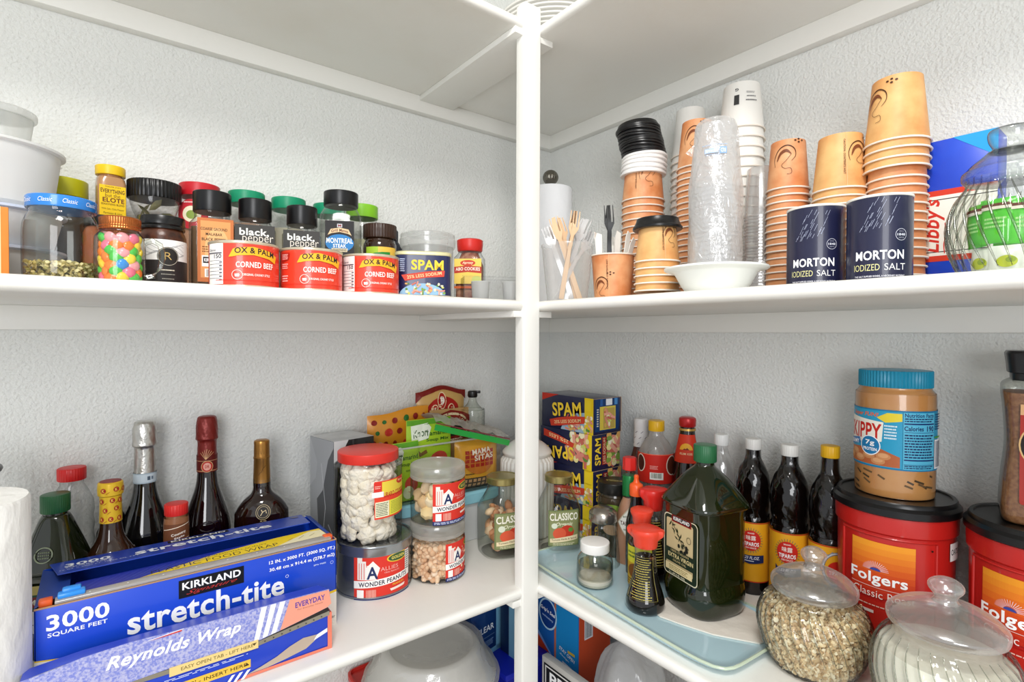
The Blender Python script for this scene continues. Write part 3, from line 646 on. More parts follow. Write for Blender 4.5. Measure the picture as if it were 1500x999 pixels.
# ---- paper cups
def curve2(pts, sub=6):
    out = []
    for i in range(len(pts) - 1):
        p0, p1, p2, p3 = pts[max(i - 1, 0)], pts[i], pts[i + 1], pts[min(i + 2, len(pts) - 1)]
        for k in range(sub):
            t = k / sub; out.append(tuple(.5 * (2 * p1[c] + (p2[c] - p0[c]) * t + (2 * p0[c] - 5 * p1[c] + 4 * p2[c] - p3[c]) * t * t + (3 * p1[c] - p0[c] - 3 * p2[c] + p3[c]) * t ** 3) for c in (0, 1)))
    return out + [pts[-1]]
def swirl(L, cu, cv, s, c='#4A2A18'):
    s *= 1.5; q = lambda P_: [(cu + s * x, cv + s * y) for x, y in curve2(P_)]
    L.l(q([(-.012, -.010), (-.0135, .0), (-.008, .010), (.002, .0135), (.0105, .009), (.012, .001), (.007, -.005)]), lambda t_: .0004 + .0012 * math.sin(t_ * PI), c)
    L.l(q([(-.010, -.004), (-.006, .0045), (.001, .0075), (.007, .003)]), lambda t_: .0006 + .0042 * math.sin(t_ * PI), '#7A4428')
    L.l(q([(.007, .003), (.001, -.004), (-.004, -.009), (-.0005, -.013), (.006, -.0135), (.007, -.019), (.002, -.020)]), .0006, c)
    for a, b in [(.012, .0185), (.0165, .0200), (.0165, .0165), (.0215, .0185)]: L.e(cu + s * a, cv + s * b, s * .0016, s * .0010, c, 10)
def paper_cup(name, label, X, Y, Z, H, rm, rb, mat, group, upright=False, prints=None, tw=0, tilt=0, caution=None):
    """upside-down unless upright; parts: paper_wall, rolled_rim"""
    t = T(name, label, 'cup', X, Y, Z, tw=tw, group=group)
    if upright:
        P(t, 'paper_wall', loft([(0, rb), (H - .002, rm - .0012)], 48, top_open=True), mat)
        ring = [(rm * math.cos(2 * PI * i / 48), rm * math.sin(2 * PI * i / 48), H - .0012) for i in range(48)]
    else:
        P(t, 'paper_wall', loft([(.002, rm - .0012), (H - .0015, rb), (H - .0012, rb - .0012), (H - .004, rb - .0018), (H - .004, .001)], 48), mat)
        ring = [(rm * math.cos(2 * PI * i / 48), rm * math.sin(2 * PI * i / 48), .0014) for i in range(48)]
    P(t, 'rolled_rim', tube(ring, .0013, 6, True), RIM)
    if prints is not None or caution is not None:
        L = Lab()
        if prints is not None: swirl(L, prints[0], H * .62 if not upright else H * .3, prints[1])
        if caution is not None: L.t('CAUTION: CONTENTS HOT', caution, H * .55, H * .62, .0028, '#5A3620', .02, rot=-90 if not upright else 90).r(caution + .003, H * .5, .0004, H * .95, '#E9C79A')
        f = (lambda v: (rb + (rm - rb) * v / H)) if upright else (lambda v: rm - (rm - rb) * v / H)
        L.build('cup_print', t, lambda u, v, o: ((f(v) + o) * math.sin(u / rm), -(f(v) + o) * math.cos(u / rm), v), .003, base=.0006)
    return t
ORD = ['first', 'second', 'third', 'fourth', 'fifth', 'sixth', 'seventh', 'eighth', 'ninth', 'tenth', 'eleventh', 'twelfth', 'thirteenth', 'fourteenth', 'fifteenth', 'sixteenth', 'seventeenth', 'eighteenth', 'nineteenth', 'twentieth', 'twenty-first', 'twenty-second', 'twenty-third', 'twenty-fourth', 'twenty-fifth', 'twenty-sixth']
def cup_stack(X, Y, ztop_rim, step, H, rm, rb, mat, what, group, prints=None, caution=None, tw=0, name='paper_cup', z_low=0.0, jit=.0006, n=None):
    top_ = paper_cup(name, 'topmost upside-down cup of ' + what, X, Y, U + ztop_rim, H, rm, rb, mat, group, prints=prints, caution=caution, tw=tw)
    first = None; k = 1; z = ztop_rim - step; q = random.Random(int(X * 1000))
    while z > z_low - .0005:
        if first is None:
            first = paper_cup(name, ORD[k] + ' cup from the top in ' + what, X, Y, U + z, H * .9, rm, rb + (rm - rb) * .1, mat, group); remember(first); o = first
        else:
            o = copy_tree(first); o['label'] = ORD[min(k, 25)] + ' cup from the top in ' + what; o.location.z = U + z
        o.location.x = X + q.uniform(-jit, jit); o.location.y = Y + q.uniform(-jit, jit); k += 1; z -= step
    return k
# stack with lids
n_ = cup_stack(.832, .660, .195, .0130, .080, .0405, .0325, KRAFT, 'the stack under the black lids', 'paper cups under the black lids', prints=(.010, .9), caution=-.014, tw=0)
def lid_mesh(r, mat, nm, h=.012):
    return MB().add(loft([(0, r), (.001, r * 1.02), (.0035, r * 1.02), (.0045, r * .97), (h * .6, r * .95), (h, r * .90), (h + .0005, r * .86), (h - .004, r * .84), (h - .004, .001)], 48)).mesh(nm, mat, 30)
LW, LB = lid_mesh(.0425, pal('#F3F1EE', .4), 'cup_lid'), lid_mesh(.0415, pal('#1A1A1B', .3), 'cup_lid')
z = .246
for k in range(5): one('cup_lid', '%s white cup lid from the bottom of the pile on the tall paper cup' % ORD[k], 'lid', LW, (.832 + .0005 * k, .660 - .0004 * k, U + z), (R(1.5), R(-1), k), group='white lids on the cup stack'); z += .0078
q = random.Random(4)
for k in range(12):
    one('cup_lid', '%s black cup lid from the bottom of the pile over the white lids' % ORD[k], 'lid', LB, (.832 + .002 - .0010 * k + q.uniform(-.0008, .0008), .660 + .0012 * k * .5, U + z), (R(2 + q.uniform(-1.5, 1.5)), R(-3 + q.uniform(-1.5, 1.5)), k), group='black lids on the cup stack'); z += .0042
# paper cup with black fork
px_, py_ = .724, .640
paper_cup('paper_cup', 'upright orange paper cup holding a black fork and white cutlery', px_, py_, U, .0815, .0385, .0315, KRAFT, None, upright=True, prints=(-.024, .8), caution=-.010)
stick(FB, 'fork', 'black plastic fork standing in the orange paper cup', at(px_, py_, -.006, -.012, .004), at(px_, py_, -.012, -.020, .166), 8)
for i, (me, nm, lab, b_, t_, tw) in enumerate([
        (KN, 'knife', 'white plastic knife left of the black fork', (-.018, .008, .004), (-.024, .012, .124), 8), (KN, 'knife', 'narrow white knife standing beside the fork at its left', (-.01, .015, .004), (-.030, .018, .127), 60),
        (FWH, 'fork', 'white plastic handle right behind the black fork', (.0, .010, .004), (.003, .02, .118), 10), (KN, 'knife', 'white knife in the middle of the orange cup', (.0, .0, .004), (.010, .004, .126), 40),
        (KN, 'knife', 'white stirrer leaning right in the orange cup', (.006, -.002, .004), (.027, -.004, .124), 55), (KN, 'knife', 'rightmost white stirrer leaning on the lidded cups', (.0, -.006, .004), (.036, -.006, .112), 55)]):
    stick(me, nm, lab, at(px_, py_, *b_), at(px_, py_, *t_), tw)
# stack with black lid
cup_stack(.722, .543, .0575, .0118, .069, .0362, .0285, KRAFT2, 'the short stack wearing a black lid', 'paper cups under one black lid', prints=(.024, .7), caution=.010)
t = T('cup_lid', 'single black cup lid worn by the short paper cup stack', 'lid', .722, .543, U + .1115, tw=0)
P(t, 'lid_shell', loft([(0, .0385), (.001, .0395), (.004, .0395), (.006, .0375), (.014, .034), (.0175, .0335), (.0185, .031), (.0165, .0295), (.0165, .001)], 56), BLACKP)
# tall white and orange stacks behind
WCUP = pal('#EFEDE6', .5)
cup_stack(.915, .612, .284, .0138, .094, .036, .0262, WCUP, 'the tall white stack behind the bagged clear cups', 'white cups left of the bagged clear cups', z_low=.008)
cup_stack(.852, .556, .236, .0106, .086, .0350, .0258, KRAFT, 'the orange stack behind the bagged clear cups', 'orange cups behind the bagged clear cups', prints=(-.008, .9), z_low=.002)
cup_stack(.905, .502, .299, .0172, .082, .0385, .0300, WCUP, 'the tallest white stack', 'white cups right of the bagged clear cups', z_low=.0)
t = [o for o in COL.objects if o.get('label') == 'topmost upside-down cup of the tallest white stack'][0]
L = Lab().r(-.008, .048, .0085, .017, '#3A3A3A').t('G', -.008, .066, .006, .005, '#4A4A4A', .03, rot=180).fine(.017, .046, .020, .0045, 1, '#7A7A7A').fine(.017, .053, .017, .004, 1, '#8A8A8A').fine(.016, .060, .016, .004, 2, '#9A9A9A')
L.build('cup_print', t, lambda u, v, o: ((.038 - .0085 * v / .082 + o) * math.sin(u / .034), -(.038 - .0085 * v / .082 + o) * math.cos(u / .034), v), .003, base=.0008)
# clear cup stacks in plastic sleeves
CC = film('stacked_clear_cup', '#FAFBFB', .42, .14, edge=.45)
ccm = MB().add(loft([(.0, .0372), (.0012, .0378), (.0024, .0372), (.003, .0362), (.012, .0355)], 40, open_=True)).mesh('clear_cup', CC)
zz = .0; k = 0
while zz < .160:
    one('clear_cup', '%s clear plastic cup from the shelf in the bagged stack' % (ORD[k] if k < 26 else 'last'), 'cup', ccm, (.752, .458, U + zz), group='clear cups in the bagged stack'); zz += .0068; k += 1
t = T('clear_cup', 'topmost upside-down clear cup of the bagged stack', 'cup', .752, .458, U + zz)
P(t, 'cup_wall', loft([(0, .0372), (.002, .0378), (.004, .036), (.096, .0285), (.098, .027)], 48), CC)
q = random.Random(3); v, f = [], []; prof = [(.0, .0395), (.02, .0390), (.06, .0392), (.10, .0388), (.14, .0392), (.17, .0385), (.2, .0352), (.235, .0325), (.258, .0300), (.268, .0255), (.2705, .016), (.270, .004)]
sv = loft(smooth(prof, 3), 72); sv = ([(x * (1 + .02 * math.sin(9 * math.atan2(y, x) + z * 60) + .012 * math.sin(17 * math.atan2(y, x) - z * 90)), y * (1 + .02 * math.sin(9 * math.atan2(y, x) + z * 60)), z) for x, y, z in sv[0]], sv[1])
t = T('plastic_sleeve', 'crinkled clear plastic sleeve with faint blue print over the clear cup stack', 'bag', .752, .458, U, tw=0)
P(t, 'sleeve_film', sv, film('sleeve_film', '#FCFDFD', .30, .16, .004, 55, edge=.4), sharp=70)
P(t, 'bag_corner', [([(.028, -.012, .232), (.045, -.014, .226), (.030, -.014, .248)], [(0, 1, 2)]), ([(-.03, -.012, .235), (-.044, -.012, .222), (-.034, -.012, .215)], [(0, 1, 2)])], film('sleeve_film', '#F6F7F8', .22))
L = Lab().r(.010, .214, .010, .010, '#8FB0D8').t('RD', .010, .214, .007, .006, '#E8F0FA', .02, rot=180).r(-.006, .214, .019, .007, '#A9C0DE').t('BERWARE', -.006, .214, .017, .0045, '#EDF3FA', .02, rot=180).fine(-.001, .2225, .036, .002, 1, '#9FB6D6').fine(-.004, .208, .02, .002, 1, '#9FB6D6')
L.build('bag_print', t, cw(.0350, 0), .003, base=.0016)
cc2 = MB().add(loft([(.0, .0268), (.001, .0275), (.0022, .0268), (.008, .0262)], 36, open_=True)).mesh('clear_cup', film('cup_plastic', '#F8F8F8', .22, .25, edge=.35))
zz = .0; k = 0
while zz < .135:
    one('clear_cup', '%s clear thin cup from the shelf in the unbagged shiny stack' % (ORD[k] if k < 26 else 'last'), 'cup', cc2, (.872, .448, U + zz), group='clear cups of the shiny stack'); zz += .0052; k += 1
t = T('clear_cup', 'topmost tall clear cup of the shiny stack beneath the white cups', 'cup', .872, .448, U + zz)
P(t, 'cup_wall', loft([(0, .027), (.002, .0275), (.003, .0262), (.080, .0215), (.082, .0205)], 48), film('cup_plastic'))
t = T('plastic_sleeve', 'torn clear sleeve round the lower half of the shiny cup stack', 'bag', .872, .448, U)
tv = loft([(z_, .0295) for z_ in (0, .02, .04, .055, .062)], 60, open_=True); tv = ([(x * (1 + .03 * math.sin(7 * math.atan2(y, x) + z * 80)), y, z + (.006 * math.sin(13 * math.atan2(y, x)) if z > .06 else 0)) for x, y, z in tv[0]], tv[1])
P(t, 'sleeve_film', tv, film('sleeve_film', '#F6F7F8', .22), sharp=70)
# bowl
t = T('foam_bowl', 'wide white bowl with a flared rim at the shelf front', 'bowl', .704, .428, U)
P(t, 'bowl_shell', loft([(0, .036), (.002, .040), (.012, .047), (.030, .0565), (.0325, .060), (.034, .0695), (.0355, .0715), (.038, .0710), (.0375, .060), (.033, .055), (.013, .044), (.006, .035), (.0055, .001)], 64), pal('#EFF1EC', .5), sharp=50)
# three stacks behind the salt
cup_stack(.862, .400, .167, .0108, .078, .0312, .0248, KRAFT, 'the left orange stack behind the salt canisters', 'orange cups, left stack behind the salt', prints=(-.004, .9), z_low=.003)
cup_stack(.852, .321, .147, .0114, .081, .0362, .0280, KRAFT2, 'the middle orange stack behind the salt canisters', 'orange cups, middle stack behind the salt', prints=(.028, .8), caution=.006, z_low=.0)
cup_stack(.862, .255, .199, .0118, .090, .0382, .0288, KRAFT2, 'the right, tallest orange stack behind the salt', 'orange cups, right stack behind the salt', prints=(-.030, .9), z_low=.162)
cup_stack(.864, .255, .150, .0118, .06, .0350, .0290, KRAFT, 'the narrower lower stack under the right-hand orange cups', 'narrow orange cups beneath the right stack', z_low=.0)
# salt canisters
for i, (x, y, r, h, tw, lab) in enumerate([(.752, .312, .0340, .1085, -6, 'left dark blue salt canister beside the paper cups'), (.742, .236, .0336, .105, 0, 'right dark blue salt canister beside the blue carton')]):
    t = T('salt_canister', lab, 'canister', x, y, U, tw=tw, group='salt canisters')
    P(t, 'body', loft([(0, r), (h - .002, r)], 56), pal('#1D1F3C', .35, coat=.3))
    P(t, 'top_rim', loft([(h - .003, r), (h - .0025, r + .0006), (h, r + .0004), (h, r - .002), (h - .001, r - .003), (h - .001, .001)], 56), pal('#E9E6DE', .5))
    L = Lab().t('MORTON', .001, .0345, .050, .0108, '#FFFFFF', .05).t('IODIZED', -.0125, .0205, .027, .0075, '#E3DFA2', -.005).t('SALT', .0165, .0205, .022, .0075, '#F4F4F2', -.005).t('THIS SALT SUPPLIES IODIDE, A NECESSARY NUTRIENT', .001, .010, .052, .0024, '#E8E8F0', .02)
    L.ring(.0225, .057, .0062, .0066, .0005, '#C9CBD8').t('1848', .0225, .057, .009, .0028, '#D6D8E2', .03).t('SINCE', .0225, .0606, .005, .0012, '#B9BBC8').t('MORTON', .0225, .0535, .006, .0012, '#B9BBC8')
    q = random.Random(8)
    for k in range(34):
        a, b = q.uniform(-.018, .010), q.uniform(.062, .098); ln = q.uniform(.004, .010); a += (b - .07) * .35; L.l([(a, b), (a + ln * .45, b + ln)], .00035, '#AEB4CC')
    L.build('label', t, cw(r + .0001, 0))
# blue carton
t = T('blue_carton', 'tall bright blue carton with a red script brand panel behind the ribbed jar', 'box', .905, .1985, U, rz=0)
P(t, 'carton', bxm(-.024, .024, -.045, .045, 0, .200, .0012), bumpy('blue_card', '#1F44C4', .3, 40, 0, '#2453D6', 10))
Wp = pw((-.0241, 0, 0), (0, -1, 0), (0, 0, 1))
L = Lab().p([(.0, .2), (.045, .2), (.045, .165)], '#2F9FE0').r(0, .087, .090, .094, '#D8402C').r(0, .087, .090, .079, '#F4F1E8').r(0, .0525, .090, .0012, '#2A2A2A').r(0, .1215, .090, .0012, '#2A2A2A').t("Libby's", -.0190, .0875, .072, .024, '#D2352A', .02, sh=.3, rot=90).l(curve2([(-.0065, .050), (-.0075, .062), (-.0055, .074), (-.0065, .090)]), .0012, '#D2352A')
for k in range(2): L.r(-.041, .012 + k * .008, .006, .001, '#E8EEFA')
L.build('carton_print', t, Wp, 0)
# ribbed jar with snack packets
def ribbed_jar(name, label, X, Y, Z, prof, nrib, amp, lidprof, knob, mat=RIBG, tw=20, twist=0):
    t = T(name, label, 'jar', X, Y, Z)
    P(t, 'glass_body', loft(smooth(prof, 4), nrib * 6, (nrib, amp), twist, top_open=True), mat, sharp=80)
    glass_ribs(t, prof_r(smooth(prof, 4)), .012, .098, nrib, 6, .0013)
    P(t, 'glass_lid', [loft(smooth(lidprof, 4), 64), loft(smooth(knob, 4), 48)], mat, sharp=60)
    return t
rj = [(0, .034, None, 2, 0), (.006, .040, None, 2), (.03, .049), (.055, .052), (.080, .047), (.093, .040), (.100, .036), (.108, .036)]
rj = [(a[0], a[1]) for a in rj]
ribbed_jar('glass_jar', 'ribbed clear jar of wrapped snacks in front of the blue carton', .752, .121, U, rj, 26, .026, [(.104, .037), (.108, .040), (.114, .040), (.117, .037), (.123, .032), (.130, .024), (.135, .019)], [(.135, .018), (.139, .015), (.146, .018), (.154, .019), (.158, .016), (.160, .003)])
q = random.Random(12)
for k, (da, nm, z_, rr_) in enumerate([(-.95, 'green', .034, .030), (-.30, 'green', .036, .031), (.35, 'green', .034, .031), (1.0, 'dark', .024, .030), (-.75, 'white', .003, .028), (-.05, 'white', .003, .031), (.6, 'white', .003, .030), (1.6, 'dark', .02, .028), (3.1, 'green', .03, .024)]):
    a = PI + .16 + da
    t = T('snack_packet', {'green': 'bright green snack packet inside the ribbed jar', 'white': 'white and yellow-green snack packet low in the ribbed jar', 'dark': 'dark snack packet with white print inside the ribbed jar'}[nm], 'packet', .752 + rr_ * math.cos(a), .121 + rr_ * math.sin(a), U + z_, rz=math.degrees(a) + 90, group=nm + ' packets in the ribbed jar')
    hh = .030 if nm == 'white' else .058 if nm == 'dark' else .045
    P(t, 'pouch', loft(smooth([(0, .014, .0008, 2), (.006, .014, .004), (hh * .5, .0145, .006), (hh - .006, .014, .004), (hh, .014, .0008)], 3), 28), pal({'green': '#4FC02E', 'white': '#E9ECE2', 'dark': '#3A3634'}[nm], .3, coat=.3))
    L = Lab()
    if nm == 'green': L.r(0, hh - .007, .024, .003, '#6A3A2A').r(0, hh - .010, .024, .003, '#E8E0D0').fine(0, hh * .45, .018, .012, 3, '#A8E08A')
    elif nm == 'white': L.e(0, hh * .45, .008, .006, '#B9C42A').e(.003, hh * .5, .004, .003, '#8AA01E')
    else: L.fine(0, hh * .5, .020, .040, 6, '#DDE0DD')
    L.build('print', t, lambda u, v, o: (u, -(.0062 * max(0, 1 - (u / .0165) ** 2)) - o - .0004, v), .003)

# ================================================================ lower shelf, left run
Z = SL
PTW = bumpy('quilted_paper', '#F3F2EE', .9, 38, .004, stretch=(1, 1, .5))
t = T('paper_towel_roll', 'quilted white paper towel roll at the far left of the lower shelf', 'paper towels', -.1235, .800, Z)
P(t, 'sheets', loft([(0, .060), (.002, .062), (.262, .062), (.266, .060), (.266, .018)], 64), PTW)
t = T('towel_stand', 'dark ring stand behind the quilted paper towel roll', 'towel holder', -.150, .935, Z)
P(t, 'ring', [tube([(.048 * math.cos(2 * PI * k / 32), .048 * math.sin(2 * PI * k / 32), .272) for k in range(32)], .004, 8, True), tube([(-.048, 0, 0), (-.048, 0, .272)], .004), tube([(.03, .036, 0), (.03, .036, .272)], .004)], BLACKP)
# olive oil bottle with green cap
def oil_bottle(name, label, X, Y, h, w, capc, rz, lab, neckr, caph, sh=.62):
    t = T(name, label, 'bottle', X, Y, lab[1], rz=rz)
    pr = [(0, w * .42, w * .42, 3), (.004, w * .49, w * .49, 3.2), (.03, w * .525, w * .525, 3.2), (.048, w * .47, w * .47, 4.5), (.055, w * .47, w * .47, 5), (h * sh, w * .47, w * .47, 5), (h * sh + .008, w * .515, w * .515, 4.5), (h * sh + .016, w * .515, w * .515, 4.5), (h * .80, w * .30, w * .30, 3.2), (h * .865, neckr * 1.05), (h - caph - .004, neckr * .9), (h - caph + .002, neckr * .9)]
    P(t, 'glass_body', loft(smooth(pr, 3), 64), GREENG, sharp=60)
    cap(caph, neckr * 1.12, capc, t, h - caph, ribs=40, name='cap')
    return t
GC = pal('#1F5A32', .35)
t = oil_bottle('olive_oil_bottle', 'square olive oil bottle with a green cap beside the quilted paper towels', -.050, .983, .219, .066, GC, -22, (0, Z), .0148, .025, .50)
P(t, 'embossed_seal', [tube([(.010 * math.cos(2 * PI * k / 24), -.0305 + .0027 * math.sin(2 * PI * k / 24), .143 + .0095 * math.sin(2 * PI * k / 24)) for k in range(24)], .0009, 6, True)] + [bxm(-.0058 + .0022 * k, -.0046 + .0022 * k, -.0325 + .0009 * j, -.0305 + .0009 * j, .1385 + .0035 * j, .1405 + .0035 * j, .0004) for k in range(6) for j in range(3)], pal('#8A937C', .12))
L = Lab().r(0, .075, .056, .05, '#2A4A2E').r(0, .098, .056, .012, '#B9A860').r(0, .082, .056, .014, '#7A2320').t('OMPEIAN', 0, .082, .05, .0075, '#E8DCC0', .02).r(0, .055, .056, .03, '#D9D3BE').t('OLIVE OIL', 0, .055, .045, .008, '#2A2A22', .01)
L.build('label', t, fw(-.0345), 0)
# clear bottle red cap
t = T('water_bottle', 'empty ribbed clear bottle with a red cap behind the olive oil', 'bottle', -.034, 1.044, Z)
P(t, 'body', loft([(0, .024), (.003, .027)] + [(.02 + .012 * k, .0275 if k % 2 else .0258) for k in range(14)] + [(.190, .026), (.205, .020), (.216, .0145), (.224, .0145)], 40), PET, sharp=60)
cap(.019, .0175, pal('#D2201F', .35), t, .2225, ribs=32, name='cap')
# brown bottle, yellow foil
t = T('brown_bottle', 'brown glass bottle whose neck is wrapped in yellow printed foil', 'bottle', .012, .972, Z, tw=0)
P(t, 'glass_body', loft(smooth([(0, .0265), (.004, .029), (.115, .029), (.128, .0265), (.145, .0175), (.165, .0135), (.2, .0125), (.215, .0125)], 3), 48), BROWNG)
P(t, 'neck_foil', loft([(.170, .0138), (.200, .0132), (.208, .0135), (.210, .0155), (.219, .0160), (.227, .0152), (.2285, .0135)], 40), pal('#E3B92B', .35, .2))
L = Lab()
for (u, v) in [(-.012, .176), (.0, .176), (.011, .176), (-.007, .189), (.007, .191), (-.012, .202), (.002, .203), (.012, .202), (-.008, .218), (.006, .219), (.016, .218)]: L.e(u, v, .0032, .0036, '#A2221C', 12).t('K', u, v, .003, .004, '#EFCB5C', .03).l([(u + .003, v - .005), (u + .007, v - .002)], .0006, '#A2221C')
L.build('foil_print', t, lambda u, v, o: ((.0162 if v > .208 else .0142) * math.sin(u / .0142) * (1 + o * 8), -(.0162 if v > .208 else .0142) * math.cos(u / .0142) * (1 + o * 8), v), .003)
P(t, 'foil_top', loft([(.2284, .0132), (.2291, .0130)], 32), pal('#8C2A24', .5))
t = T('dark_bottle', 'black tilted bottle shoulder between the brown bottle and the wall', 'bottle', .018, 1.043, Z)
P(t, 'body', loft(smooth([(0, .022), (.003, .025), (.12, .025), (.145, .018), (.165, .009), (.172, .009)], 3), 32), pal('#17161A', .3))
# sparkling wine bottles
def sparkling(name, label, X, Y, foil, glassm, foilname, hgt=.304):
    t = T(name, label, 'bottle', X, Y, Z)
    s = hgt / .304
    P(t, 'glass_body', loft(smooth([(0, .033), (.005, .0365), (.09, .0365), (.125, .0345), (.155, .027), (.185, .0178), (.21, .0148), (.235, .0142)], 4), 56), glassm)
    q = random.Random(int(X * 999)); fl = loft(smooth([(.222, .0150), (.25, .0142), (.262, .0142), (.2655, .0166), (.272, .0163), (.285, .0162), (.297, .0150), (.3035, .0125), (.305, .004)], 3), 56)
    fl = ([(x * (1 + .02 * math.sin(11 * math.atan2(y, x) + z * 300) + .014 * math.sin(23 * math.atan2(y, x) - z * 700)), y * (1 + .02 * math.sin(11 * math.atan2(y, x) + z * 300)), z) for x, y, z in fl[0]], fl[1])
    P(t, 'neck_foil', fl, foil, sharp=50, label=foilname)
    return t
t = sparkling('wine_bottle', 'dark sparkling wine bottle with silver foil and a pale blue neck band', .057, 1.034, bumpy('silver_foil', '#C4C2BC', .28, 260, .0006, metal=.9), DARKG, 'crumpled silver foil')
Lab().r(0, .2145, .07, .016, '#C9D6DE').r(0, .2215, .07, .0008, '#8FA6B4').r(0, .2075, .07, .0008, '#8FA6B4').r(.005, .2145, .004, .006, '#4A5A6A').r(.010, .2145, .003, .005, '#6A7A8A').build('neck_band', t, cw(.0156), .003, base=.0004)
t = sparkling('wine_bottle', 'dark sparkling wine bottle with crumpled dark red foil', .1445, 1.034, bumpy('red_foil', '#7A1F18', .35, 240, .0006, metal=.35), pal('#140608', .05, spec=.6, coat=.5), 'crumpled dark red foil')
P(t, 'embossed_crest', [tube([(.012 * math.cos(2 * PI * k / 24), -.0355 + .0 * k, .125 + .008 * math.sin(2 * PI * k / 24)) for k in range(24)], .0009, 6, True)] + [loft([(-.001, .0009), (.001, .0009)], 6) for _ in range(1)], pal('#20101A', .05))
L = Lab().r(0, .2245, .07, .028, '#5E1814').r(0, .213, .07, .0008, '#D8A878').r(0, .2300, .07, .0006, '#D8A878')
for k in range(7): L.l([(-.002 + .0 * k, .2325), (-.010 + .0033 * k, .250 - abs(k - 3) * .002)], .0006, '#D8A878')
L.e(0, .2205, .0088, .0098, '#C9A070').e(0, .2205, .0078, .0088, '#B8322A').e(0, .2205, .0055, .0065, '#E0A090').t('DR', 0, .2205, .006, .005, '#A82A22', .03)
L.build('neck_band', t, cw(.0152), .003, base=.0006)
# small red capped jar
t = T('spice_bottle', 'small brown shaker jar with a red ribbed cap between the wine bottles', 'bottle', .0925, .962, Z, tw=0)
P(t, 'body', loft(smooth([(0, .015), (.003, .017), (.150, .017), (.158, .0145), (.166, .0135), (.170, .0135)], 3), 36), pal('#8A5A38', .3, coat=.3))
cap(.017, .0158, pal('#C9241E', .4), t, .1665, ribs=28, name='cap')
L = Lab().r(0, .130, .04, .05, '#6A4028').l([(-.02, .146), (.02, .154)], .001, '#E8D8C0').l([(-.02, .124), (.02, .132)], .001, '#D8C0A0').t('Country', .003, .140, .020, .005, '#F2E9DC', .02, rot=12).t('Style', .004, .1345, .014, .0035, '#F2E9DC', .02, rot=12).fine(0, .115, .03, .014, 4, '#D8C8A8')
L.build('label', t, cw(.0172), .003)
# cognac
t = T('cognac_bottle', 'squat amber cognac bottle with a long gold foil neck', 'bottle', .2235, 1.000, Z, tw=-4)
P(t, 'glass_body', loft(smooth([(0, .040, .030), (.005, .0435, .032), (.12, .0435, .032), (.138, .041, .031), (.155, .030, .025), (.166, .018, .017), (.174, .0142), (.182, .0138), (.19, .0138)], 3), 56), pal('#1C0B06', .05, spec=.6, coat=.5))
P(t, 'neck_glass', loft([(.180, .0141), (.192, .0139)], 36), glass('clear_glass'))
P(t, 'gold_foil', loft([(.186, .0140), (.2265, .0128), (.2275, .0134), (.2305, .0134), (.2310, .0128), (.252, .0125), (.2545, .0128), (.258, .0122), (.2595, .010)], 44), pal('#A9793C', .28, .8), 'gold foil neck')
L = Lab().l([(-.004 + .0022 * k, .200 + .0034 * k + .002 * math.sin(k * 2.4)) for k in range(6)], .0006, '#3A2412')
for k in range(9): L.l([(-.018 + .0045 * k, .236), (-.016 + .0045 * k, .246), (-.0135 + .0045 * k, .236)], .0004, '#7A5628')
L.build('foil_print', t, cw(.0136), .003)
L = Lab().e(.004, .141, .0122, .0125, '#15100E').ring(.004, .141, .0112, .0115, .0006, '#C9B48A').ring(.004, .141, .0085, .0088, .0005, '#C9B48A').l([(.0, .136), (.003, .141), (.001, .145)], .0012, '#D9C49A').l([(.003, .141), (.008, .144), (.009, .139)], .0012, '#D9C49A').t('X.O', .004, .127, .010, .0025, '#C9B48A', .02)
L.build('medallion', t, lambda u, v, o: (u, -(.0322 - .9 * max(0, v - .131) ** 1.25) - o - .001, v), .003, base=.0008)
# stretch wrap box: open carton with a folded-back lid
BLUE = pal('#1546C8', .32, coat=.25); CARD = pal('#B08A66', .7)
x0, x1, y0, y1, zt = -.0605, .2855, .8055, .9360, .130
t = T('plastic_wrap_box', 'large blue plastic food wrap box with big white lettering, its lid open', 'box', 0, 0, Z, face=False, rz=0)
P(t, 'front_panel', bxm(x0, x1, y0, y0 + .0012, 0, zt, .0004), BLUE)
P(t, 'side_panel', bxm(x0, x0 + .0012, y0, y1, 0, zt), BLUE); P(t, 'side_panel', bxm(x1 - .0012, x1, y0, y1, 0, zt), BLUE)
P(t, 'back_panel', bxm(x0, x1, y1 - .0012, y1, 0, zt), BLUE)
P(t, 'base_panel', bxm(x0, x1, y0, y1, 0, .0012), CARD)
P(t, 'torn_edge', [bxm(x0 - .0003, x1 + .0003, y0 - .0003, y0 + .0016, zt - .0012, zt + .0006, .0003), bxm(x1 - .001, x1 + .0004, y0, y0 + .012, zt - .028, zt + .001, .0003)], CARD)
# top: inner lid flap hinged at the back, printed like the front
Wl = pw((x0, .862, zt + .0150), (1, 0, 0), (0, .076, -.0115))
P(t, 'lid_flap', [([tuple(Wl(a, b, c)) for c in (0, -.0012) for a, b in ((.018, .004), (x1 - x0 - .022, .0), (x1 - x0 - .012, .082), (.006, .084))], [(0, 1, 2, 3), (7, 6, 5, 4), (0, 4, 5, 1), (1, 5, 6, 2), (2, 6, 7, 3), (3, 7, 4, 0)])], pal('#1C3FA8', .35, coat=.2), smooth_=False)
Lf = Lab().t('3000', .047, .050, .048, .020, '#E8ECF4', .05).t('SQUARE FEET', .048, .034, .048, .005, '#D9E0F0', .03).t('12 IN. x 3000 FT. (3000 SQ. FT.)', .060, .022, .082, .005, '#C9D2E8', .02).t('stretch-tite', .186, .040, .176, .030, '#E9EDF5', .05).r(.179, .069, .080, .017, '#15151A').t('KIRKLAND', .179, .069, .072, .010, '#F4F4F4', .05).e(.318, .066, .007, .007, '#6A6A80', 10)
Lf.build('lid_print', t, Wl, 0)
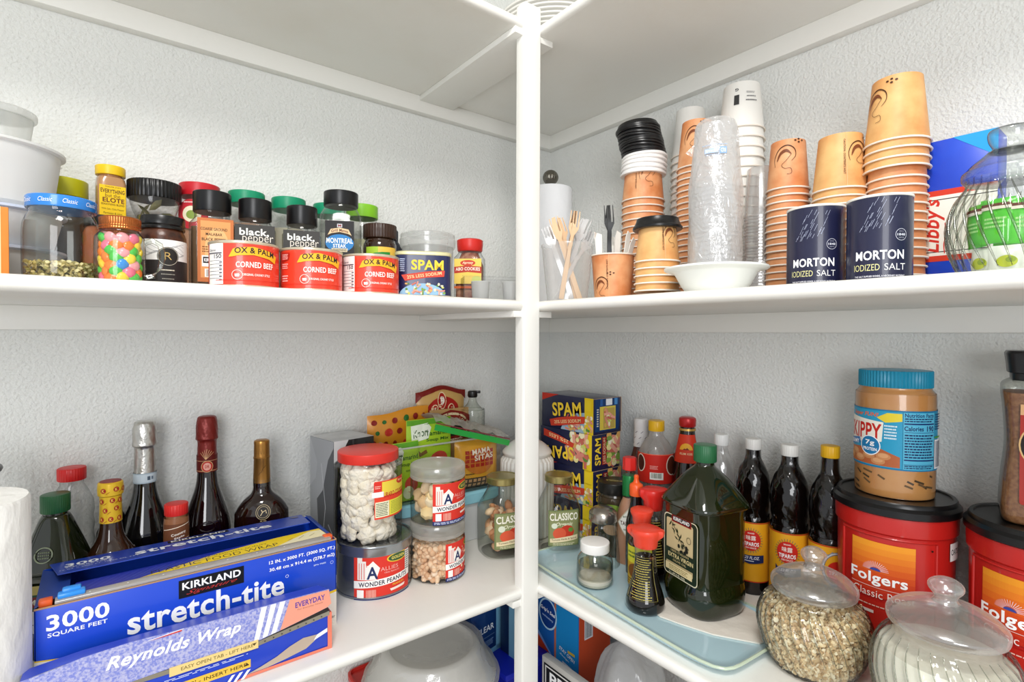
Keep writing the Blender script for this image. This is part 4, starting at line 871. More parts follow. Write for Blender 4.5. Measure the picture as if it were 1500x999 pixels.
P(t, 'side_flap', ([(x0, y0 + .002, zt + .001), (x0 + .030, y0 + .030, zt + .002), (x0 + .030, y1 - .04, zt + .002), (x0, y1 - .004, zt + .001)], [(0, 1, 2, 3)]), pal('#24408E', .4), smooth_=False)
P(t, 'side_flap', ([(x1, y0 + .02, zt + .001), (x1 - .006, y0 + .03, zt + .001), (x1 - .010, y1 - .006, zt + .005), (x1, y1 - .004, zt + .001)], [(0, 1, 2, 3)]), pal('#24408E', .4), smooth_=False)
P(t, 'dark_tube', tube([(x0 + .01, .872, .075), (x1 - .01, .872, .075)], .042, 28), pal('#1A1512', .6))  # near-black colour puts shade into the open slot under the lid flap
# yellow-blue inner band carrying the print
Wb = pw((x0, y0 + .0165, zt + .0032), (1, 0, 0), (0, .034, .0002))
P(t, 'inner_flap', [([tuple(Wb(a, b, 0)) for a, b in ((.028, 0), (x1 - x0 - .006, 0), (x1 - x0 - .010, .036), (.036, .032))], [(0, 1, 2, 3)])], pal('#22309A', .35), smooth_=False)
Li = Lab().p([(.100, .0), (.339, .0), (.336, .035), (.27, .034), (.19, .024)], '#E8C928').p([(.265, .0), (.338, .0), (.336, .028), (.318, .030)], '#E9E0B8').t('PLASTIC FOOD WRAP', .190, .009, .156, .011, '#2E2E2A', -.008).t('PROFESSIONAL QUALITY', .215, .0195, .080, .005, '#4A4420', -.005)
for k in range(14): Li.l([(.038 + .009 * k, .003), (.060 + .010 * k, .028 - .0004 * k)], .0006, '#5A66C8')
for k in range(3): Li.l([(.282 + .016 * k, .010), (.292 + .016 * k, .018)], .0007, '#9A8A5A')
Li.build('inner_print', t, Wb, 0)
P(t, 'cutter_bar', [bxm(x0 + .018, x1 - .008, y0 - .0005, y0 + .0135, zt + .0012, zt + .0045, .0005)], film('cutter_plastic', '#D9D4CE', .7, .15))
P(t, 'card_strip', [bxm(x0 + .02, x1 - .014, y0 + .0135, y0 + .017, zt - .001, zt + .0032, .0004)], pal('#D8A890', .6))
P(t, 'bar_rivets', [loft([(0, .0012), (.0008, .0012)], 8) if False else ([(x + a * .0012, y0 + .006 + b * .0012, zt + .0048) for a, b in ((1, 0), (.5, .87), (-.5, .87), (-1, 0), (-.5, -.87), (.5, -.87))], [(0, 1, 2, 3, 4, 5)]) for x in [x0 + .05 + .037 * k for k in range(7)]], pal('#F4F4F4', .3))
P(t, 'slide_cutter', [bxm(x0 + .020, x0 + .046, y0 + .004, y0 + .016, zt + .004, zt + .010, .002), bxm(x0 + .024, x0 + .042, y0 + .010, y0 + .020, zt + .006, zt + .013, .002)], pal('#2F8FE8', .25))
P(t, 'end_clip', [bxm(x0 + .003, x0 + .016, y0 + .006, y0 + .018, zt - .004, zt + .006, .002)], pal('#E8602A', .3), 'orange end clip')
P(t, 'end_clip', [bxm(x1 - .016, x1 - .003, y0 + .006, y0 + .018, zt - .004, zt + .006, .002)], pal('#E8602A', .3), 'orange end clip')
w_ = x1 - x0; Wf = pw((x0, y0 - .0001, 0), (1, 0, 0), (0, 0, 1))
L = Lab().p([(0, 0), (w_, 0), (w_, .053), (.31, .050), (.25, .0405), (.16, .030), (.09, .052), (.06, .064), (.03, .066), (0, .0715)], '#F0C928').p([(0, 0), (w_, 0), (w_, .0495), (.31, .046), (.25, .036), (.16, .024), (.09, .050), (.06, .062), (.03, .0645), (0, .0700)], '#E9E6DE')
L.t('3000', .0395, .1110, .058, .0185, '#FFFFFF', .045).t('SQUARE FEET', .039, .0965, .055, .0058, '#F4F6FA', .035)
L.t('stretch-tite', .178, .0845, .184, .0300, '#FFFFFF', .045, slope=-.02).ring(.274, .0930, .0020, .0020, .0005, '#E8ECF8').t('BRAND', .262, .0660, .013, .002, '#E8ECF8', .02)
L.r(.1785, .1120, .077, .0235, '#141416').t('KIRKLAND', .1785, .1155, .069, .0095, '#FFFFFF', .05).t('Signature', .1785, .1060, .060, .0065, '#D23A32', -.01, sh=.6, slope=.02)
L.t('12 IN. x 3000 FT. (3000 SQ. FT.)', .2965, .1180, .094, .0062, '#FFFFFF', .03).t('30.48 cm x 914.4 m (278.7 m2)', .2965, .1075, .093, .0062, '#FFFFFF', .03).t('BPA FREE', .321, .0985, .018, .0022, '#C9D6F4', .02).ring(.339, .0965, .0022, .0022, .0005, '#C9D6F4')
L.l([(.0, .052), (.03, .048), (.06, .043)], .0007, '#2A2A30').t('er', .341, .012, .006, .003, '#5A5A50')
L.build('front_print', t, Wf, 0)
# foil box lying in front
ang = 14
t = T('foil_box', 'lavender aluminium foil box with torn orange end, in front of the big blue box', 'box', .2575, .7465, Z, rz=0)
FX = -.325; fh = .0480; fd = .052
P(t, 'front_panel', bxm(FX, 0, 0, .0012, 0, fh, .0004), pal('#2242C0', .3, coat=.2))
P(t, 'end_panel', bxm(-.0012, 0, 0, fd, 0, fh + .004), pal('#E0705A', .4), 'coral end panel')
P(t, 'end_panel', bxm(FX, FX + .0012, 0, fd, 0, fh), pal('#2242C0', .3))
P(t, 'back_panel', bxm(FX, 0, fd - .0012, fd, 0, fh), pal('#2242C0', .3))
P(t, 'base_panel', bxm(FX, 0, 0, fd, 0, .0012), pal('#2242C0', .3))
LID = bumpy('foil_lavender', '#8B96E6', .28, 500, .0004, '#C9CBF2', 420, metal=.25, lo=.4, hi=.6)
G = lambda u, z: (FX + u, z)
P(t, 'lid_front', [extrude_poly([G(.000, .046), G(.075, .044), G(.131, .046), G(.229, .0445), G(.262, .0495), G(.300, .0565), G(.3185, .0600), G(.3245, .0640), G(.3215, .0850), G(.280, .0865), G(.235, .0875), G(.190, .0875), G(.150, .0885), G(.093, .0905), G(.050, .0885), G(.028, .0850), G(0, .082)], -.0012)], LID, smooth_=False)
P(t, 'lid_top', [([(FX + a, y_, z_) for a, y_, z_ in ((0, .0002, .082), (.05, .0002, .0882), (.15, .0002, .0882), (.235, .0002, .0872), (.321, .0002, .0848), (.318, .035, .078), (.235, .04, .078), (.05, .04, .078), (0, .04, .074))], [(0, 1, 2, 3, 4, 5, 6, 7, 8)])], pal('#3A52C8', .35), smooth_=False)
Wr = pw((FX, -.0004, 0), (1, 0, 0), (0, 0, 1)); Wr2 = pw((FX, -.0014, 0), (1, 0, 0), (0, 0, 1))
L = Lab().t('Reynolds Wrap', .140, .0700, .138, .0185, '#FFFFFF', .05, sh=.35, slope=-.02)
for k in range(3): L.p([(.2235 + .0105 * k, .0450 + .0012 * k), (.2300 + .0105 * k, .0460 + .0012 * k), (.2400 + .0115 * k, .0870), (.2330 + .0115 * k, .0872)], '#F2F3FA')
L.p([(.2560, .0490), (.300, .0570), (.3185, .0605), (.3245, .0645), (.3210, .0846), (.2685, .0866)], '#F0A088').t('EVERYDAY', .2955, .0765, .040, .0075, '#5A3C9C', .03).t('For Everyday Needs', .2955, .0695, .034, .0028, '#A8604A')
L.r(.180, .0412, .098, .0110, '#EBD08A').t('EASY OPEN TAB - LIFT HERE', .183, .0412, .080, .0042, '#7A6A3A', .01).p([(.2215, .0435), (.2270, .0435), (.2243, .0400)], '#5A4A2A').p([(.112, .0862), (.144, .0886), (.144, .0868), (.126, .0862)], '#D23A32').l([(.110, .0868), (.146, .0892)], .0008, '#F4F4F8')
L.build('lid_print', t, Wr2, 0)
P(t, 'metal_cutter', [extrude_poly([G(.0, .040), G(.10, .040), G(.229, .0375), G(.322, .0480), G(.322, .0540), G(.229, .0435), G(.10, .0455), G(.0, .0455)], -.0009)], pal('#B9B4A4', .3, .7), smooth_=False)
P(t, 'dark_gap', [extrude_poly([G(.229, .0430), G(.322, .0535), G(.319, .0610), G(.262, .0500)], -.0004)], pal('#2A2622', .7), smooth_=False)  # dark sheet painted in for the shade between lid and cutter
L = Lab()
for k in range(8): L.p([(.236 + .0105 * k, .0405 + .0012 * k), (.2385 + .0105 * k, .0410 + .0012 * k), (.237 + .0105 * k, .0425 + .0012 * k)], '#2A2A26')
L.build('cutter_teeth', t, pw((FX, -.0014, 0), (1, 0, 0), (0, 0, 1)), 0)
L = Lab().r(.150, .0185, .140, .0105, '#E9BE4A').t("'TAB' - INSERT HERE", .178, .0185, .075, .0045, '#5A4A1A', .02).p([(.2125, .0165), (.2185, .0165), (.2155, .0205)], '#4A3A1A').fine(.14, .0310, .16, .0035, 2, '#C9D2F4')
L.p([(.200, .0005), (.3245, .0005), (.3245, .0045), (.215, .0045)], '#E88068').r(.3225, .026, .006, .052, '#E88068')
L.p([(.215, .0050), (.232, .0090), (.252, .0150), (.268, .0225), (.286, .0280), (.305, .0265), (.310, .0255), (.300, .0180), (.29, .012), (.262, .0075), (.24, .005)], '#B9A795').p([(.305, .0265), (.3190, .0310), (.3190, .0255), (.300, .0195)], '#F0F0F4')
for k in range(3): L.p([(.190 + .009 * k, .0008), (.194 + .009 * k, .0008), (.202 + .009 * k, .011), (.198 + .009 * k, .011)], '#F0F2FA')
L.build('front_print', t, Wr, 0)
# gray and black box
t = T('gift_box', 'tall glossy grey and black box standing behind the cookie jar', 'box', .3380, .9655, Z, rz=10)
P(t, 'carton', bxm(0, .085, 0, .088, 0, .2465, .0008), pal('#141416', .25, coat=.4))
P(t, 'top_face', bxm(0.0004, .0846, .0004, .0876, .2462, .2468), bumpy('silver_card', '#B9BBBC', .35, 60, .0004, '#D2D3D3', 20))
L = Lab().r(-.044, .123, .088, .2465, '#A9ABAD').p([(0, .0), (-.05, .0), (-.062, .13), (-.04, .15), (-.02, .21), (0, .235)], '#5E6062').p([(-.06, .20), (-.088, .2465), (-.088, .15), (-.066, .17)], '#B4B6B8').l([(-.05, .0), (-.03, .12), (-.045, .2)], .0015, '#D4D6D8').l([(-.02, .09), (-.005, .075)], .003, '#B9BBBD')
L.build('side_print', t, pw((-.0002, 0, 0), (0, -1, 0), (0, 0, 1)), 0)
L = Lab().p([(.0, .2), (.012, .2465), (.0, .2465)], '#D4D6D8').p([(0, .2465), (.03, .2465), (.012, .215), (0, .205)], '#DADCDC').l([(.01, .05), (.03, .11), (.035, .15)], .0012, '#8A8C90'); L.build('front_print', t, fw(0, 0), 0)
# tin of wonder peanuts
def wonder(L, cu, cv, s, full=True):
    f = lambda a, b: (cu + a * s, cv + b * s)
    L.r(*f(0, 0), .100 * s, .074 * s, '#D8382C')
    L.p([f(a, b) for a, b in [(-.044, .032), (-.036, .032), (-.036, .026), (-.030, .026), (-.030, .020), (-.024, .018), (-.022, -.004), (-.044, -.004)]], '#EDE6DE')
    for k in range(5): L.r(*f(-.041 + .004 * k, .010), .0010 * s, .026 * s, '#D8382C')
    L.p([f(a, b) for a, b in [(-.030, -.004), (-.030, .016), (-.019, .026), (-.008, .014), (-.014, -.004)]], '#F4EFE8').t('A', *f(-.020, .007), .018 * s, .020 * s, '#22305E', .06)
    L.p([f(a, b) for a, b in [(-.050, -.018), (.050, -.012), (.050, -.001), (-.050, -.006)]], '#F4F1EC').t('WONDER PEANUTS', *f(.0, -.0095), .084 * s, .0075 * s, '#1C2440', .03, slope=.06)
    L.e(*f(.024, .026), .021 * s, .0075 * s, '#E8C23C').e(*f(.024, .026), .0185 * s, .006 * s, '#3A5A3A').t('GOLDEN', *f(.024, .026), .026 * s, .005 * s, '#E8D66A', .03).t('ALLIES', *f(.008, .0115), .030 * s, .0062 * s, '#F2B9B0', -.005)
    L.t('ORAL PEANUTS', *f(.012, .005), .026 * s, .0025 * s, '#F2B9B0').t('PEANUTS', *f(.024, -.0175), .022 * s, .003 * s, '#F2C23C', .02).p([f(a, b) for a, b in [(.008, -.023), (.038, -.0215), (.036, -.0255), (.010, -.027)]], '#F4E2D8')
    L.r(*f(-.039, -.027), .011 * s, .014 * s, '#F6F2EC').bars(*f(-.022, -.027), .016 * s, .014 * s, '#F2B9A8').r(*f(.044, .014), .011 * s, .034 * s, '#F0EDE8').fine(*f(.044, .014), .009 * s, .032 * s, 9, '#3A3A3A')
    L.r(*f(0, -.0385), .100 * s, .0075 * s, '#232F66').fine(*f(0, -.0385), .094 * s, .005 * s, 2, '#C9D0E8')
SILV = pal('#8E949C', .22, .85)
t = T('peanut_tin', 'large silver tin with a red peanuts label under the cookie jar', 'tin', .387, .897, Z, tw=10)
P(t, 'body', loft([(0, .0640), (.0015, .0658), (.004, .0658), (.005, .0645), (.070, .0645), (.0715, .0652), (.073, .0645)], 72), SILV)
P(t, 'tin_lid', loft([(.0715, .0655), (.084, .0655), (.0865, .0662), (.0885, .0655), (.0885, .0625), (.0862, .0615), (.0862, .001)], 72), pal('#A4A8AC', .2, .85))
L = Lab(); wonder(L, 0.006, .038, 1.04); L.build('label', t, cw(.0647), .003)
# cookie jar
t = T('cookie_jar', 'tall clear jar of white flower cookies with a red lid, on the peanut tin', 'jar', .376, .898, Z + .0868, tw=27)
P(t, 'jar_body', loft(smooth([(0, .050), (.003, .0565), (.012, .0585), (.120, .0585), (.130, .0565), (.134, .051), (.142, .051)], 4), 64), PET)
cap(.017, .0525, pal('#D8352A', .35), t, .137, ribs=0, name='lid')
L = Lab().r(.018, .078, .072, .064, '#E3452E').r(.021, .096, .066, .024, '#E8CF4A').r(-.012, .0975, .014, .022, '#D8352A').fine(-.012, .1, .01, .006, 2, '#F2B9A8').r(-.012, .0875, .020, .009, '#F4F0EC').t('URARO COOKIES', .024, .0855, .052, .0085, '#B92A1E', .04).e(.038, .104, .012, .0058, '#C8322A').t('Aproxy', .038, .104, .016, .005, '#F4D9A0', .02).r(-.004, .062, .025, .026, '#F0EBC8').r(.030, .062, .042, .026, '#E4D84A').fine(-.004, .062, .022, .023, 8, '#3A4A3A').fine(.030, .062, .036, .022, 8, '#9AA83A')
L.build('label', t, cw(.0587), .003)
fc = loft([(-.0075, .001), (-.0072, .009), (-.0045, .0140), (0, .0158), (.0045, .0140), (.0072, .009), (.0085, .001)], 60, (6, .085))
CK = [MB().add(([(x, y, z + .0012 * math.sin(x * 500 + k) * math.cos(y * 450)) for x, y, z in fc[0]], fc[1])).mesh('cookie', bumpy('white_cookie', '#F4EEDF', .9, 300, .0022, '#EADFC6', 60), 80) for k in range(3)]
q = random.Random(9)
for k in range(6):
    for j in range(9):
        a = 2 * PI * (j + .5 * (k % 2)) / 9 + q.uniform(-.12, .12) - 2.0; rd = .0385
        o = one('cookie', 'white flower-shaped cookie inside the red-lidded jar on the tin', 'cookie', CK[q.randrange(3)], (.376 + rd * math.cos(a), .898 + rd * math.sin(a), Z + .0868 + .0165 + k * .0205 + q.uniform(-.003, .003)), (PI / 2 + q.uniform(-.35, .35), q.uniform(0, 3), a + PI / 2 + q.uniform(-.3, .3)), group='flower cookies in the big jar')
        s_ = q.uniform(.95, 1.2); o.scale = (s_, s_, 1)
for k in range(12): one('cookie', 'white flower-shaped cookie inside the red-lidded jar on the tin', 'cookie', CK[0], (.376 + .015 * math.cos(k * 2.4), .898 + .015 * math.sin(k * 2.4), Z + .0868 + .012 + k * .0098), (q.uniform(0, 3), q.uniform(0, 3), 0), group='flower cookies in the big jar').scale = (1.3, 1.3, 1.3)
# two peanut jars
for i, (z_, lab) in enumerate([(0, 'lower clear jar of peanuts with a frosted lid'), (.1035, 'upper clear jar of snack pieces stacked on the peanut jar')]):
    t = T('snack_jar', lab, 'jar', .4955, .861, Z + z_, tw=30 if i == 0 else 22, group='clear peanut jars')
    P(t, 'jar_body', loft(smooth([(0, .044), (.003, .0485), (.008, .0497), (.074, .0497), (.079, .0470), (.082, .0465)], 3), 56), PET)
    P(t, 'lid', loft([(.078, .0490), (.0795, .0505), (.084, .0505), (.085, .0496), (.087, .0496), (.088, .0503), (.099, .0503), (.1015, .0492), (.103, .047), (.1032, .044), (.1022, .0435), (.1022, .001)], 56), film('frosted_lid', '#E9E7E0', .38, .12))
    L = Lab(); wonder(L, .030 if i == 0 else .018, .040 if i == 0 else .042, .84 if i == 0 else .92); L.build('label', t, cw(.0499), .003)
def ring_spawn(r0, r1, z0, z1, fill=.25):
    def s(rn):
        a = rn.uniform(0, 2 * PI)
        if rn.random() < fill: rad = r1 * math.sqrt(rn.random()); z = z1
        else: rad = rn.uniform(r0, r1); z = rn.uniform(z0, z1)
        return Vector((rad * math.cos(a), rad * math.sin(a), z))
    return s
pn = grains('peanuts', 'shelled peanuts filling the lower clear jar', 'peanuts', (.4955, .861, Z), 900, ring_spawn(.036, .0455, .006, .062), .0062, ['#EBCBA8', '#E0BA94', '#F2D8BC', '#D8AC84'], flat=.75, seg=8)
P(pn, 'packed_core', loft([(.004, .036), (.060, .036)], 24), pal('#B08860', .9))
chunk = [MB().add(([(x * (1 + .15 * math.sin(7 * z * 100 + k)), y, z) for x, y, z in loft(smooth([(-.012, .004, .003, 3), (-.006, .010, .006, 3), (.004, .011, .008, 3), (.012, .005, .004, 3)], 2), 12)[0]], loft(smooth([(-.012, .004, .003, 3), (-.006, .010, .006, 3), (.004, .011, .008, 3), (.012, .005, .004, 3)], 2), 12)[1])).mesh('snack_piece', pal(c, .7), 40) for k, c in enumerate(['#EDD49C', '#E6CDA8', '#E0BE8E', '#F2E2BC'])]
for k in range(34):
    a = q.uniform(0, 6.28); rd = .034 * math.sqrt(q.uniform(.35, 1)); zz = .1035 + .014 + .052 * (k / 34) * (1.0 if k % 2 else .8)
    one('snack_piece', 'pale snack piece inside the upper clear jar', 'snack', chunk[k % 4], (.4955 + rd * math.cos(a), .861 + rd * math.sin(a), Z + zz), (q.uniform(0, 6), q.uniform(0, 6), q.uniform(0, 6)), group='snack pieces in the upper jar').scale = (1.1, 1.1, 1.1)
# pasta sauce jars
def sauce_jar(label, X, Y, r, h, tw, fill, lr):
    t = T('sauce_jar', label, 'jar', X, Y, Z, tw=tw)
    P(t, 'glass_body', loft(smooth([(0, r * .86, r * .86, 2.6), (.004, r * .97, r * .97, 3), (h * .50, r, r, 3), (h * .62, r * .96, r * .96, 2.6), (h * .80, r * .70, r * .70, 2), (h * .86, lr * .93), (h * .93, lr * .93)], 4), 56), THICK)
    P(t, 'metal_lid', loft([(h * .905, lr * .98), (h * .915, lr * 1.04), (h * .985, lr * 1.04), (h * .998, lr * .98), (h, lr * .9), (h * .993, lr * .86), (h * .993, .001)], 48), pal('#A89A62', .28, .75), 'gold metal lid')
    L = Lab(); w = r * 1.28; L.r(0, h * .37, w * 1.12, h * .46, '#6F7C50').r(0, h * .37, w * 1.04, h * .43, '#8A8F60')
    L.t('CLASSICO', 0, h * .51, w * 1.02, h * .095, '#F4EFE0', .05, bend=.001).t('Organic', 0, h * .415, w * .62, h * .060, '#E8E6C8', .02, sh=.35)
    L.e(r * .12, h * .32, r * .34, h * .085, '#C23A26').e(-r * .22, h * .30, r * .30, h * .075, '#D85A3C').e(r * .30, h * .345, r * .12, h * .03, '#5E8A3A', 10).e(-r * .45, h * .40, r * .13, r * .13, '#DDE2CC', 14)
    L.p([(-w * .5, h * .235), (0, h * .255), (w * .5, h * .275), (w * .5, h * .215), (0, h * .195), (-w * .5, h * .185)], '#E8D8B0').t('Tomato Herbs & Spices', 0, h * .225, w * .9, h * .03, '#5A3A20', .01, slope=.06).fine(0, h * .165, w * .8, h * .035, 2, '#D8D2B0')
    L.build('label', t, lambda u, v, o: sw(r, r, 3)(u, v, o + .0006), .003)
    if fill: grains('jar_contents', 'brown dried pieces loose inside the left pasta sauce jar', 'dried food', (X, Y, Z), 70, ring_spawn(.0, r * .72, .012, h * .55, .1), .0135, ['#C98A60', '#DCA880', '#B07850', '#E8C8A4'], flat=.5, seg=8)
    return t
sauce_jar('pasta sauce jar with a gold lid, left of the post and half hidden by it', .655, .872, .049, .155, 24, True, .033)
# covered dish with blue lid, bin and packets behind
t = T('food_container', 'shallow white food container with a pale blue lid under the clear bin', 'container', .578, 1.003, Z, rz=0)
P(t, 'body', loft([(0, .115, .050, 6), (.003, .118, .053, 6), (.085, .124, .057, 6)], 64), pal('#C9CCCB', .4))
P(t, 'lid', loft([(.083, .129, .062, 6), (.085, .131, .064, 6), (.104, .131, .064, 6), (.107, .128, .061, 6), (.109, .122, .056, 6)], 64), pal('#8CC4D2', .35), 'pale blue lid')
t = T('clear_bin', 'clear plastic bin full of food packets on the blue-lidded container', 'bin', .578, 1.000, Z + .1095, rz=0)
bw, bd, bh = .124, .056, .112
P(t, 'bin_wall', [bxm(-bw, bw, -bd, -bd + .0012, 0, bh), bxm(-bw, bw, bd - .0012, bd, 0, bh), bxm(-bw, -bw + .0012, -bd, bd, 0, bh), bxm(bw - .0012, bw, -bd, bd, 0, bh), bxm(-bw, bw, -bd, bd, 0, .0012)], PET)
P(t, 'bin_rim', [bxm(-bw - .003, bw + .003, -bd - .003, -bd + .001, bh - .002, bh + .001, .0006), bxm(-bw - .003, bw + .003, bd - .001, bd + .003, bh - .002, bh + .001, .0006), bxm(-bw - .003, -bw + .001, -bd, bd, bh - .002, bh + .001, .0006), bxm(bw - .001, bw + .003, -bd, bd, bh - .002, bh + .001, .0006)], film('rim_plastic', '#E9EDEA', .5, .2))
def pouch(name, label, cat, X, Y, z, w, h, th, mat, rz=0, lean=0, wavy=.0, roll=0, top=None):
    t = T(name, label, cat, X, Y, z, rz=rz); t.rotation_euler[0] = R(lean); t.rotation_euler[1] = R(roll)
    n = 16; v, f = [], []
    def bulge(u, vv):
        a = max(0, 1 - (2 * u / w) ** 2) * max(0, 1 - (2 * vv / h - 1) ** 4)
        return th * .5 * a ** .5 + wavy * math.sin(u * 260 + vv * 90) * math.cos(vv * 190 - u * 70) * (a ** .5 * .8 + .2)
    for sgn in (-1, 1):
        for j in range(n + 1):
            for i in range(n + 1):
                u = (i / n - .5) * w; vv = j / n * h; tz = vv + (top(u) if top and j == n else 0) + (top(u) * (j / n) ** 4 if top and j < n else 0)
                v.append((u, sgn * bulge(u, vv) if sgn < 0 else th * .5 * .9 * max(0, 1 - (2 * u / w) ** 2) ** .5 * max(0, 1 - (2 * vv / h - 1) ** 4) ** .5 + .0002, tz))
    m = (n + 1) ** 2
    for s_ in range(2):
        for j in range(n):
            for i in range(n):
                a = s_ * m + j * (n + 1) + i; q4 = (a, a + 1, a + n + 2, a + n + 1); f.append(q4 if s_ == 0 else q4[::-1])
    P(t, 'pouch', (v, f), mat, sharp=80)
    def wrap(u, vv, o): return (u, -bulge(u, vv) - o - .0006, vv + (top(u) * (vv / h) ** 4 if top else 0))
    return t, wrap
bz = Z + .1115
# polka dot bag
t, wr_ = pouch('snack_bag', 'orange snack bag with red and green polka dots at the back of the bin', 'bag', .497, 1.028, bz, .135, .172, .022, pal('#D98E1E', .35, coat=.3), rz=-4, wavy=.0016, top=lambda u: .002 * math.sin(u * 60) + u * .12)
L = Lab(); q = random.Random(21)
for a in range(6):
    for b in range(7):
        u = -.056 + a * .0225 + (b % 2) * .010 + q.uniform(-.003, .003); v_ = .014 + b * .0235; s_ = q.choice([.0045, .0060, .0085]); L.e(u, v_, s_, s_ * 1.05, q.choice(['#B4241C', '#2E6A2A', '#C8382A', '#8A2018']), 14)
L.build('bag_print', t, wr_, .006, .006)
# coffee bag
t, wr_ = pouch('coffee_bag', 'tan and dark red bag with a crimped top behind the bin', 'bag', .606, 1.040, bz, .122, .212, .026, pal('#C9A05C', .4, coat=.2), rz=0, wavy=.0014, top=lambda u: .006 * math.cos(u * 50) - abs(u) * .02)
L = Lab().p([(-.064, .185), (-.05, .200), (0, .204), (.05, .200), (.064, .188), (.064, .212), (-.064, .212)], '#7A1C14').e(0, .168, .040, .022, '#A82018').e(-.004, .182, .011, .018, '#E8D0A8').e(-.004, .182, .009, .016, '#A82018').e(-.004, .182, .006, .009, '#E8E0D0').t('5', -.004, .182, .004, .009, '#A82018', .03).e(-.022, .164, .009, .012, '#E8D0A8').e(-.022, .164, .007, .010, '#A82018').t('4', -.022, .164, .005, .009, '#E8D8C8', .03).e(.020, .164, .009, .012, '#E8D0A8').e(.020, .164, .007, .010, '#A82018')
L.build('bag_print', t, wr_, .006, .006)
t, wr_ = pouch('oval_label_bag', 'small bag with a dark red oval mountain label in front of the tan bag', 'bag', .612, 1.012, bz, .100, .168, .020, pal('#B58E58', .45), rz=0, wavy=.001)
L = Lab().p([(-.052, .10), (-.052, .135), (-.03, .158), (0, .166), (.03, .160), (.052, .15), (.052, .10)], '#7A1A12').e(0, .13, .046, .030, '#D8C8A0').e(0, .128, .043, .027, '#8A2A1E').p([(-.032, .122), (-.02, .136), (-.012, .130), (.0, .140), (.012, .131), (.022, .138), (.034, .124)], '#1A2A1A').r(0, .115, .06, .012, '#20301C').l([(-.02, .136), (-.014, .131)], .0012, '#E8E8E0').l([(0, .140), (.006, .134)], .0012, '#E8E8E0').fine(0, .1, .06, .008, 2, '#E8D8C0')
L.build('bag_print', t, wr_, .006, .006)
# soup mix packets
def knorr_packet(lab, X, Y, w, h, rz, roll, z_=0):
    t, wr_ = pouch('soup_packet', lab, 'packet', X, Y, bz + z_, w, h, .012, pal('#A6CE2C', .35, coat=.2), rz=rz, wavy=.0008, roll=roll)
    L = Lab().r(0, h - .006, w * .98, .010, '#5EA02A').p([(-w * .42, h - .012), (-w * .05, h - .008), (w * .02, h - .018), (-w * .05, h - .040), (-w * .40, h - .046)], '#E8EEDC').t('Knorr', -w * .20, h - .027, w * .36, .016, '#3A5A2A', .012, sh=.25, rot=8)
    L.t('Tamarind', w * .17, h - .030, w * .55, .0095, '#2A5A22', .02).t('Soup Mix', w * .17, h - .044, w * .52, .0085, '#2A5A22', .02).l([(-w * .33, h - .062), (-w * .22, h - .072), (-w * .08, h - .066)], .008, '#7A5A2A').e(w * .2, h - .085, w * .2, .016, '#C84A3A').e(w * .1, h - .10, w * .16, .013, '#D8E0B0').fine(w * .2, h - .056, w * .3, .004, 2, '#4A6A2A')
    L.build('packet_print', t, wr_, .006, .006)
knorr_packet('lime green tamarind soup packet standing highest in the clear bin', .540, .975, .104, .158, 0, 0)
knorr_packet('second lime green soup packet, lower, at the left of the bin', .478, .962, .070, .118, -6, -3)
# yellow packet with grid
t, wr_ = pouch('sauce_packet', 'yellow-orange snack packet with a red grid panel at the right of the bin', 'packet', .652, .966, bz, .108, .104, .030, pal('#E3A52C', .35, coat=.2), rz=-3, wavy=.0006)
L = Lab().r(0, .012, .100, .022, '#4A4038')
for a in range(9):
    for b in range(2): L.r(-.044 + a * .011, .007 + b * .010, .0075, .0065, '#C9A070')
L.e(0, .058, .036, .028, '#C8762A')
for a in range(6):
    for b in range(4): L.r(-.030 + a * .012, .050 + b * .0095, .0095, .0075, '#A8281C')
L.t('MAMA', .004, .080, .046, .012, '#F2E6D2', .04, rot=4).t('SITAS', .010, .067, .048, .012, '#F2E6D2', .04, rot=4).fine(-.024, .032, .02, .004, 1, '#2A2A2A')
L.build('packet_print', t, wr_, .006, .006)
# corked bottle
t = T('oil_cruet', 'small clear bottle with a black pourer standing behind the zip bag', 'bottle', .668, 1.005, bz, tw=0)
P(t, 'glass_body', loft(smooth([(0, .026), (.15, .028), (.162, .024), (.176, .012), (.186, .0085), (.193, .0085)], 4), 40), THICK)
P(t, 'pourer', [loft([(.190, .010), (.194, .0115), (.203, .0105), (.205, .008)], 24), bxm(0, .018, -.003, .003, .199, .205, .001)], BLACKP, 'black pourer')
# zip bag
t = T('zip_bag', 'clear zip bag with a green slider strip lying over the bin', 'bag', .628, .938, Z, rz=0)
za, zb = Vector((-.092, 0, .2665)), Vector((.096, 0, .2115)); d = zb - za; nrm = Vector((d.z, 0, -d.x)).normalized() * -1
def strip(a0, a1, o0, o1, th=.0008, y=0): 
    c = [za + d * a0 + nrm * -o0, za + d * a1 + nrm * -o0, za + d * a1 + nrm * -o1, za + d * a0 + nrm * -o1]
    v = [(p.x, y, p.z) for p in c] + [(p.x, y + th, p.z) for p in c]
    return v, [(0, 1, 2, 3), (7, 6, 5, 4), (0, 4, 5, 1), (1, 5, 6, 2), (2, 6, 7, 3), (3, 7, 4, 0)]
P(t, 'green_zip', strip(0, 1, .004, .016, .002, -.001), pal('#2FA045', .35), 'green zip strip', smooth_=False)
P(t, 'red_line', strip(0, 1, .0, .0022, .0015, -.0012), pal('#7A3A3A', .4), smooth_=False)
v, f = [], []
for j in range(9):
    for i in range(17):
        p = za + d * (i / 16); v.append((p.x + .006 * j / 8, .002 + .075 * j / 8, p.z + .001 + .014 * math.sin(j / 8 * PI) + .004 * math.sin(i * 1.7 + j)))
for j in range(8):
    for i in range(16): a = j * 17 + i; f.append((a, a + 1, a + 18, a + 17))
P(t, 'bag_film', (v, f), film('zip_film', '#F6F1E6', .34, .2, .003, 40), sharp=80)
